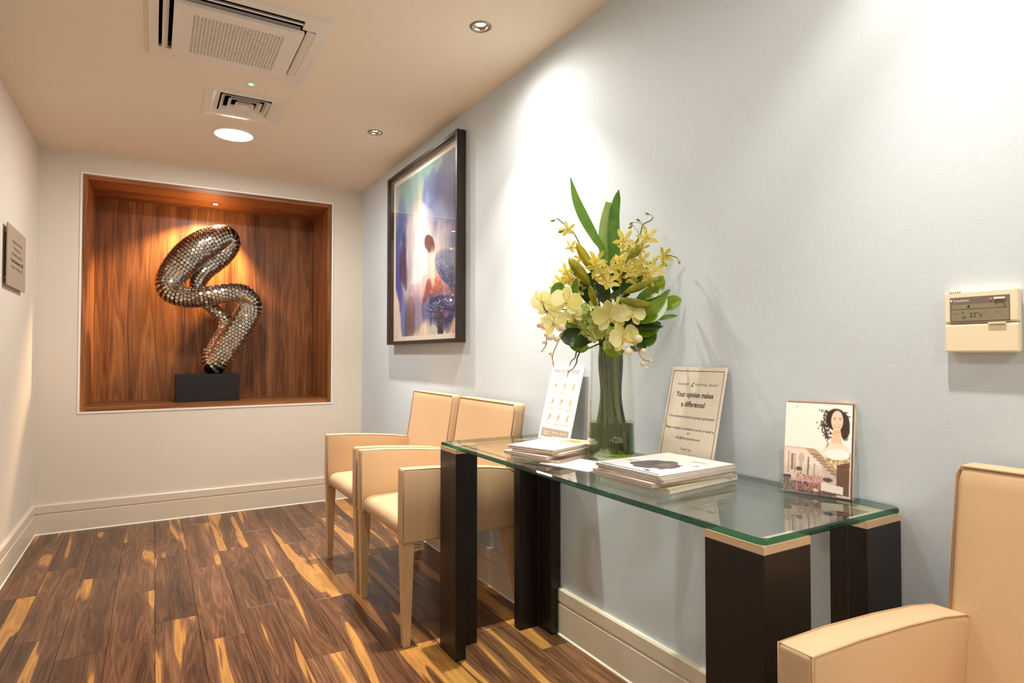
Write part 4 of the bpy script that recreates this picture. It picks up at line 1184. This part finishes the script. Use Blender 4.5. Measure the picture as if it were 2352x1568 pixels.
spray('yellow orchid spray reaching out top left of the bouquet', [(520, 800, 0.02), (440, 610, 0.02), (390, 510, 0.02), (320, 440, 0.02), (262, 392, 0.02)],
      [(340, 478, 0.03, 72, 20), (365, 612, 0.03, 66, -30), (440, 690, 0.04, 62, 10)], [(230, 409, 0.02, 40, 15), (290, 493, 0.03, 46, 8)], 'star', GY)
spray('yellow orchid spray low on the left edge of the bouquet', [(520, 960, 0.03), (440, 880, 0.04), (370, 800, 0.04), (320, 780, 0.04)],
      [(330, 800, 0.05, 74, 10), (290, 868, 0.05, 70, -20), (385, 880, 0.05, 78, 30), (420, 930, 0.04, 70, 0), (250, 915, 0.06, 62, 15), (350, 860, 0.06, 66, 60)], [(360, 805, 0.05, 30, 80)], 'star', GY)
spray('yellow orchid spray at the centre front of the bouquet', [(640, 960, 0.05), (640, 850, 0.06), (630, 760, 0.06), (610, 680, 0.05)],
      [(665, 770, 0.085, 88, -10), (650, 870, 0.10, 98, 15), (555, 765, 0.08, 88, 25), (560, 705, 0.06, 84, -35), (720, 745, 0.07, 82, 20), (600, 820, 0.09, 80, 45), (730, 830, 0.06, 76, -30)], [(690, 700, 0.07, 40, -60)], 'star', GY)
spray('tall yellow orchid spray right of the blade leaves', [(740, 900, 0.03), (760, 760, 0.04), (830, 620, 0.05), (885, 520, 0.05), (910, 440, 0.05), (965, 410, 0.05), (985, 385, 0.05)],
      [(765, 560, 0.06, 92, 35), (940, 535, 0.06, 92, 15), (810, 660, 0.05, 80, -20), (850, 600, 0.03, 70, 50), (900, 620, 0.04, 66, -10), (770, 620, 0.04, 70, 10)], [(873, 405, 0.05, 34, -30), (942, 357, 0.05, 36, -20), (815, 455, 0.05, 46, 40), (820, 430, 0.04, 34, 30)], 'star', GY)
spray('yellow orchid spray arching over the right side leaves', [(780, 930, 0.05), (880, 850, 0.06), (950, 740, 0.07), (1040, 690, 0.08), (1100, 672, 0.09), (1165, 690, 0.09)],
      [(1062, 678, 0.09, 76, 30), (995, 775, 0.09, 88, 5), (780, 735, 0.07, 92, -15), (900, 712, 0.05, 84, 20), (850, 765, 0.07, 88, 40), (830, 850, 0.06, 78, -25), (930, 800, 0.07, 72, 35), (810, 790, 0.08, 76, 10), (960, 850, 0.07, 66, -20)], [(1180, 722, 0.09, 36, -70), (1075, 742, 0.09, 40, -40)], 'star', GY)
GC = 'cream moth orchids in the vase'
spray('cream moth orchids hanging low on the left side', [(520, 1120, 0.05), (400, 1090, 0.09), (300, 1080, 0.10), (190, 1100, 0.10), (150, 1030, 0.09)],
      [(328, 1022, 0.115, 112, -8), (232, 1178, 0.115, 98, 14), (140, 1018, 0.10, 84, 30), (190, 1090, 0.095, 74, -30), (380, 1120, 0.10, 76, 20)], [], 'phal', GC, 0.002, 'moth_orchid_spray')
spray('cream moth orchids at the front centre over the vase rim', [(600, 1150, 0.07), (660, 1140, 0.09), (740, 1180, 0.10), (780, 1240, 0.10)],
      [(655, 1132, 0.125, 122, 10), (825, 1112, 0.12, 92, -12), (752, 1290, 0.13, 118, 16), (745, 1060, 0.10, 84, 25)], [], 'phal', GC, 0.002, 'moth_orchid_spray')

# --- blade leaves
def blade(label, path, widths, mat, group='long blade leaves in the vase', name='blade_leaf'):
    t = flower_thing(name, label, 'leaf', group)
    pts = [FP(*p) for p in path]
    stem_part(t, pts[0], r=0.0032)
    ribbon(pts, [w_ * SU for w_ in widths], mat, 'blade', t)
blade('longest blade leaf curving up to the left above the flowers', [(640, 860, 0), (610, 650, 0), (545, 535, 0), (462, 385, -0.01), (402, 240, -0.02), (362, 75, -0.03)], [40, 40, 62, 78, 58, 3], M_leafC)
blade('pale upright blade leaf behind the bright one', [(640, 900, -0.02), (620, 700, -0.03), (612, 540, -0.03), (628, 400, -0.03), (650, 270, -0.03)], [60, 72, 82, 78, 44], M_leafD)
blade('bright upright blade leaf at the top of the bouquet', [(700, 900, 0.0), (690, 700, 0.0), (686, 520, -0.01), (692, 370, -0.02), (712, 250, -0.02), (728, 175, -0.02)], [70, 92, 96, 80, 56, 6], M_leafC)

# --- broad leaves: base, tip, width, w, material
GLF = 'broad leaves around the bouquet'
leaves = [('large bright leaf curling at the right of the bouquet', (850, 1180, 0.08), (980, 1110, 0.10), (1085, 990, 0.10), 135, M_leafA),
          ('blunt glossy leaf at the far right edge', (1010, 1070, 0.08), (1110, 1030, 0.09), (1196, 1005, 0.09), 100, M_leafA),
          ('upright leaf behind the right lily buds', (900, 1010, 0.05), (1000, 930, 0.06), (1060, 825, 0.06), 108, M_leafA),
          ('narrow pointed leaf rising on the right', (930, 1080, 0.07), (1040, 1000, 0.08), (1112, 928, 0.08), 46, M_leafC),
          ('leaf below the right orchids touching the shadow', (800, 1240, 0.06), (920, 1240, 0.07), (1000, 1200, 0.07), 120, M_leafA),
          ('dark pointed leaf under the large right leaf', (820, 1210, 0.075), (940, 1210, 0.08), (1060, 1208, 0.08), 70, M_leafB),
          ('thin grassy tip pointing right', (990, 1160, 0.07), (1080, 1138, 0.08), (1170, 1125, 0.08), 34, M_leafC),
          ('lowest right leaf hanging behind the berries', (820, 1270, 0.05), (930, 1310, 0.06), (1000, 1230, 0.06), 110, M_leafA),
          ('leaf folded over the vase rim', (600, 1370, 0.07), (680, 1400, 0.08), (765, 1395, 0.08), 80, M_leafA),
          ('dark striped leaf on the lower left', (500, 1330, 0.06), (400, 1290, 0.08), (275, 1275, 0.08), 140, M_leafB),
          ('short leaf under the dark striped leaf', (500, 1370, 0.05), (430, 1360, 0.06), (345, 1330, 0.06), 90, M_leafA),
          ('small rounded leaf above the left moth orchid', (330, 930, 0.07), (270, 920, 0.08), (215, 985, 0.08), 80, M_leafA),
          ('slim upright leaf beside the left moth orchid', (405, 1010, 0.08), (395, 920, 0.08), (405, 845, 0.08), 50, M_leafA),
          ('dark leaf across the middle of the bouquet', (640, 1000, 0.07), (720, 965, 0.08), (810, 965, 0.08), 66, M_leafB),
          ('dark leaf beside the short lily bud', (545, 880, 0.06), (590, 950, 0.07), (635, 1040, 0.07), 90, M_leafB),
          ('deep green leaf behind the centre orchids', (700, 960, 0.02), (730, 860, 0.03), (760, 720, 0.03), 170, M_leafB),
          ('deep green leaf inside the left of the bouquet', (520, 1060, 0.03), (490, 930, 0.03), (510, 800, 0.03), 150, M_leafB),
          ('deep green leaf low behind the moth orchids', (640, 1280, 0.01), (760, 1180, 0.02), (900, 1060, 0.03), 190, M_leafB),
          ('wide leaf spreading low behind the right berries', (780, 1250, 0.03), (900, 1250, 0.05), (1040, 1180, 0.05), 150, M_leafA),
          ('mid green leaf behind the yellow lily bud', (820, 1080, 0.03), (930, 1010, 0.05), (1030, 900, 0.05), 130, M_leafC),
          ('leaf hanging straight down right of the rim', (800, 1290, 0.06), (850, 1350, 0.07), (930, 1370, 0.07), 90, M_leafB),
          ('mid green leaf between the yellow orchids', (720, 960, 0.04), (820, 880, 0.05), (900, 780, 0.05), 120, M_leafC),
          ('small leaf under the left moth orchids', (480, 1240, 0.06), (380, 1200, 0.075), (300, 1130, 0.075), 110, M_leafA),
          ('deep green leaf low behind the hydrangea', (560, 1300, 0.01), (460, 1180, 0.03), (430, 1060, 0.03), 180, M_leafB)]
for lab, a, b, c, w_, mt in leaves:
    t = flower_thing('broad_leaf', lab, 'leaf', GLF)
    P = [FP(*a), FP(*b), FP(*c)]
    base = P[0].lerp(P[1], 0.0)
    stem_part(t, P[0], r=0.002)
    q = [P[0], P[0].lerp(P[1], 0.5), P[1], P[1].lerp(P[2], 0.55), P[1].lerp(P[2], 0.85), P[2]]
    ribbon(q, [10 * SU, w_ * 0.75 * SU, w_ * SU, w_ * 0.82 * SU, w_ * 0.40 * SU, 2 * SU], mt, 'leaf_blade', t, (tocam + Vector((srnd.uniform(-.4, .4), 0, srnd.uniform(-.1, .5)))).normalized(), 0.34, 5, srnd.uniform(-0.3, 0.3))

# --- lily buds
GLB = 'closed lily buds in the bouquet'
buds = [('long olive lily bud leaning left in the middle', (505, 890, 0.07), (348, 690, 0.06), 112), ('lily bud behind the long olive one', (535, 800, 0.05), (405, 575, 0.04), 92),
        ('short upright lily bud under the centre orchids', (550, 1040, 0.09), (505, 900, 0.10), 78), ('upper right lily bud pointing right', (765, 955, 0.09), (972, 868, 0.10), 78),
        ('yellow lily bud pointing right above the moth orchids', (735, 1010, 0.12), (978, 1052, 0.12), 84), ('small yellow lily bud at the upper right', (790, 695, 0.08), (897, 625, 0.08), 64)]
for lab, a, b, w_ in buds:
    t = flower_thing('lily_bud', lab, 'flower bud', GLB)
    p0, p1 = FP(*a), FP(*b); stem_part(t, p0, r=0.0026)
    r_ = w_ * SU * 0.38
    m = MB(); v, f = tube_vf([tuple(p0.lerp(p1, k)) for k in (0, 0.12, 0.3, 0.5, 0.7, 0.88, 1.0)], [r_ * 0.32, r_ * 0.62, r_ * 0.88, r_, r_ * 0.90, r_ * 0.60, r_ * 0.10], 12)
    cpt = [p0.lerp(p1, k) for k in (0, 0.12, 0.3, 0.5, 0.7, 0.88, 1.0)]
    v = [tuple(cpt[i // 12] + (Vector(q) - cpt[i // 12]) * (1.0 if (i % 12) % 4 else 0.55)) for i, q in enumerate(v)]   # three petal furrows
    mesh('bud', v, f, M_lily, t, True)

# --- hydrangea head
t = flower_thing('hydrangea_head', 'pale green hydrangea head between the moth orchids', 'flower', 'hydrangea in the vase')
hc = FP(520, 1180, 0.05); stem_part(t, hc - upv * 0.02, r=0.004)
def floret_mesh():
    m = MB()
    for k in range(4):
        a = R(90 * k); v = []; f = []
        for j in range(4):
            t_ = j / 3; w_ = [0.08, 0.40, 0.46, 0.16][j]
            for i in range(4):
                s = -1 + 2 * i / 3; x, y, z_ = s * w_, 0.06 + t_ * 0.94, 0.16 * t_ * t_ + 0.12 * s * s
                v.append((x * math.cos(a) - y * math.sin(a), x * math.sin(a) + y * math.cos(a), z_))
        for j in range(3):
            for i in range(3): f.append((j * 4 + i, j * 4 + i + 1, j * 4 + i + 5, j * 4 + i + 4))
        m.add(v, f)
    m.ball((0, 0, 0.05), 0.08, 6, 4)
    me = bpy.data.meshes.new('floret'); me.from_pydata(m.v, [], m.f); me.materials.append(M_hyd)
    me.polygons.foreach_set('use_smooth', [True] * len(me.polygons)); return me
FM = floret_mesh()
fl_pos = [(470, 1075), (535, 1050), (430, 1110), (500, 1125), (560, 1110), (455, 1170), (530, 1180), (590, 1185), (488, 1240), (535, 1290), (600, 1250), (640, 1310), (560, 1235), (445, 1225), (635, 1345), (610, 1130), (655, 1240), (410, 1160)]
for x, y in fl_pos:
    p = FP(x, y, 0.085 + srnd.uniform(-0.01, 0.012)); n_ = ((p - hc).normalized() * 0.7 + tocam + Vector((srnd.uniform(-.3, .3), srnd.uniform(-.3, .3), srnd.uniform(-.3, .3)))).normalized()
    o = link('floret', FM, None, t)
    mt = n_.to_track_quat('Z', 'Y').to_matrix().to_4x4() @ Matrix.Rotation(srnd.uniform(0, 3), 4, 'Z') @ Matrix.Scale(46 * SU * srnd.uniform(0.85, 1.15), 4); mt.translation = p
    o.matrix_local = mt
    m = MB(); m.tube([tuple(hc), tuple(hc.lerp(p, 0.5)), tuple(p)], 0.0009, 5); m.build('floret_stalk', M_stem, t, True)

# --- berry sprigs
def sprig(label, paths, berries):
    t = flower_thing('berry_sprig', label, 'berry sprig', 'cream berry sprigs in the vase')
    stem_part(t, FP(*paths[0][0]), r=0.0018)
    allp = []
    for p in paths:
        P = [FP(*q) for q in p]; m = MB(); m.tube(catmull([tuple(q) for q in P], 5), 0.0016, 6); m.build('twig', M_twig, t, True); allp += P
    for x, y, w_, r_, e in berries:
        c_ = FP(x, y, w_); m = MB(); m.ball((0, 0, 0), r_ * SU, 12, 9, (1, 1, e)); o = m.build('berry', M_berry, t, True); o.location = c_
        if e > 1.1: o.rotation_euler = (0, R(70), 0)
        nr = min(allp, key=lambda q: (q - c_).length); m = MB(); m.tube([tuple(nr), tuple(c_)], 0.0010, 5); m.build('berry_stalk', M_twig, t, True)
sprig('cream berry sprig hanging right of the vase rim', [[(815, 1250, 0.12), (830, 1320, 0.13), (868, 1395, 0.13), (905, 1452, 0.13), (960, 1468, 0.13)], [(945, 1462, 0.13), (938, 1520, 0.13)]],
      [(872, 1300, 0.13, 29, 1), (795, 1398, 0.14, 28, 1), (908, 1393, 0.13, 22, 1), (902, 1487, 0.13, 18, 1), (963, 1464, 0.13, 11, 1), (935, 1520, 0.13, 9, 1)])
sprig('cream berry sprig hanging down the left side', [[(330, 1180, 0.11), (300, 1260, 0.12), (245, 1370, 0.12), (225, 1440, 0.12), (236, 1510, 0.12)], [(200, 1250, 0.11), (182, 1300, 0.12), (178, 1345, 0.12), (140, 1402, 0.12)]],
      [(297, 1216, 0.135, 27, 1), (214, 1286, 0.13, 24, 1.35), (256, 1301, 0.13, 20, 1), (132, 1194, 0.12, 21, 1.3), (162, 1324, 0.12, 13, 1), (207, 1408, 0.12, 10, 1.5), (226, 1472, 0.12, 8, 1), (176, 1270, 0.12, 14, 1)])

# --- aerial roots
t = flower_thing('aerial_root', 'two dark wavy orchid roots dangling left of the vase', 'root', 'orchid roots')
stem_part(t, FP(430, 1330, 0.05), M_root, 0.002)
for P in ([(425, 1372, 0.075), (405, 1400, 0.08), (395, 1440, 0.08), (365, 1470, 0.08), (352, 1510, 0.08)], [(430, 1330, 0.07), (428, 1400, 0.08), (412, 1440, 0.08), (405, 1480, 0.08), (378, 1525, 0.08), (345, 1545, 0.08), (338, 1590, 0.08)]):
    m = MB(); pp = catmull([tuple(FP(*q)) for q in P], 6); m.tube(pp, [0.0030 - 0.0022 * i / len(pp) for i in range(len(pp))], 7); m.build('root', M_root, t, True)

# --- leaf wrapped inside the water and cut stems
t = flower_thing('wrapped_leaf', 'broad bright leaf wrapped inside the vase under water', 'leaf', 'leaf in the water')
v = []; f = []; na, nz = 22, 6
for j in range(nz):
    z_ = 0.016 + 0.092 * j / (nz - 1)
    for i in range(na):
        a = R(-75 + 215 * i / (na - 1)); rr_ = vr(z_) - 0.0085 - 0.004 * math.sin(i * 0.9)
        v.append((rr_ * math.cos(a), rr_ * math.sin(a), z_))
for j in range(nz - 1):
    for i in range(na - 1): f.append((j * na + i, j * na + i + 1, (j + 1) * na + i + 1, (j + 1) * na + i))
mesh('leaf_blade', v, f, M_leafA, t, True)
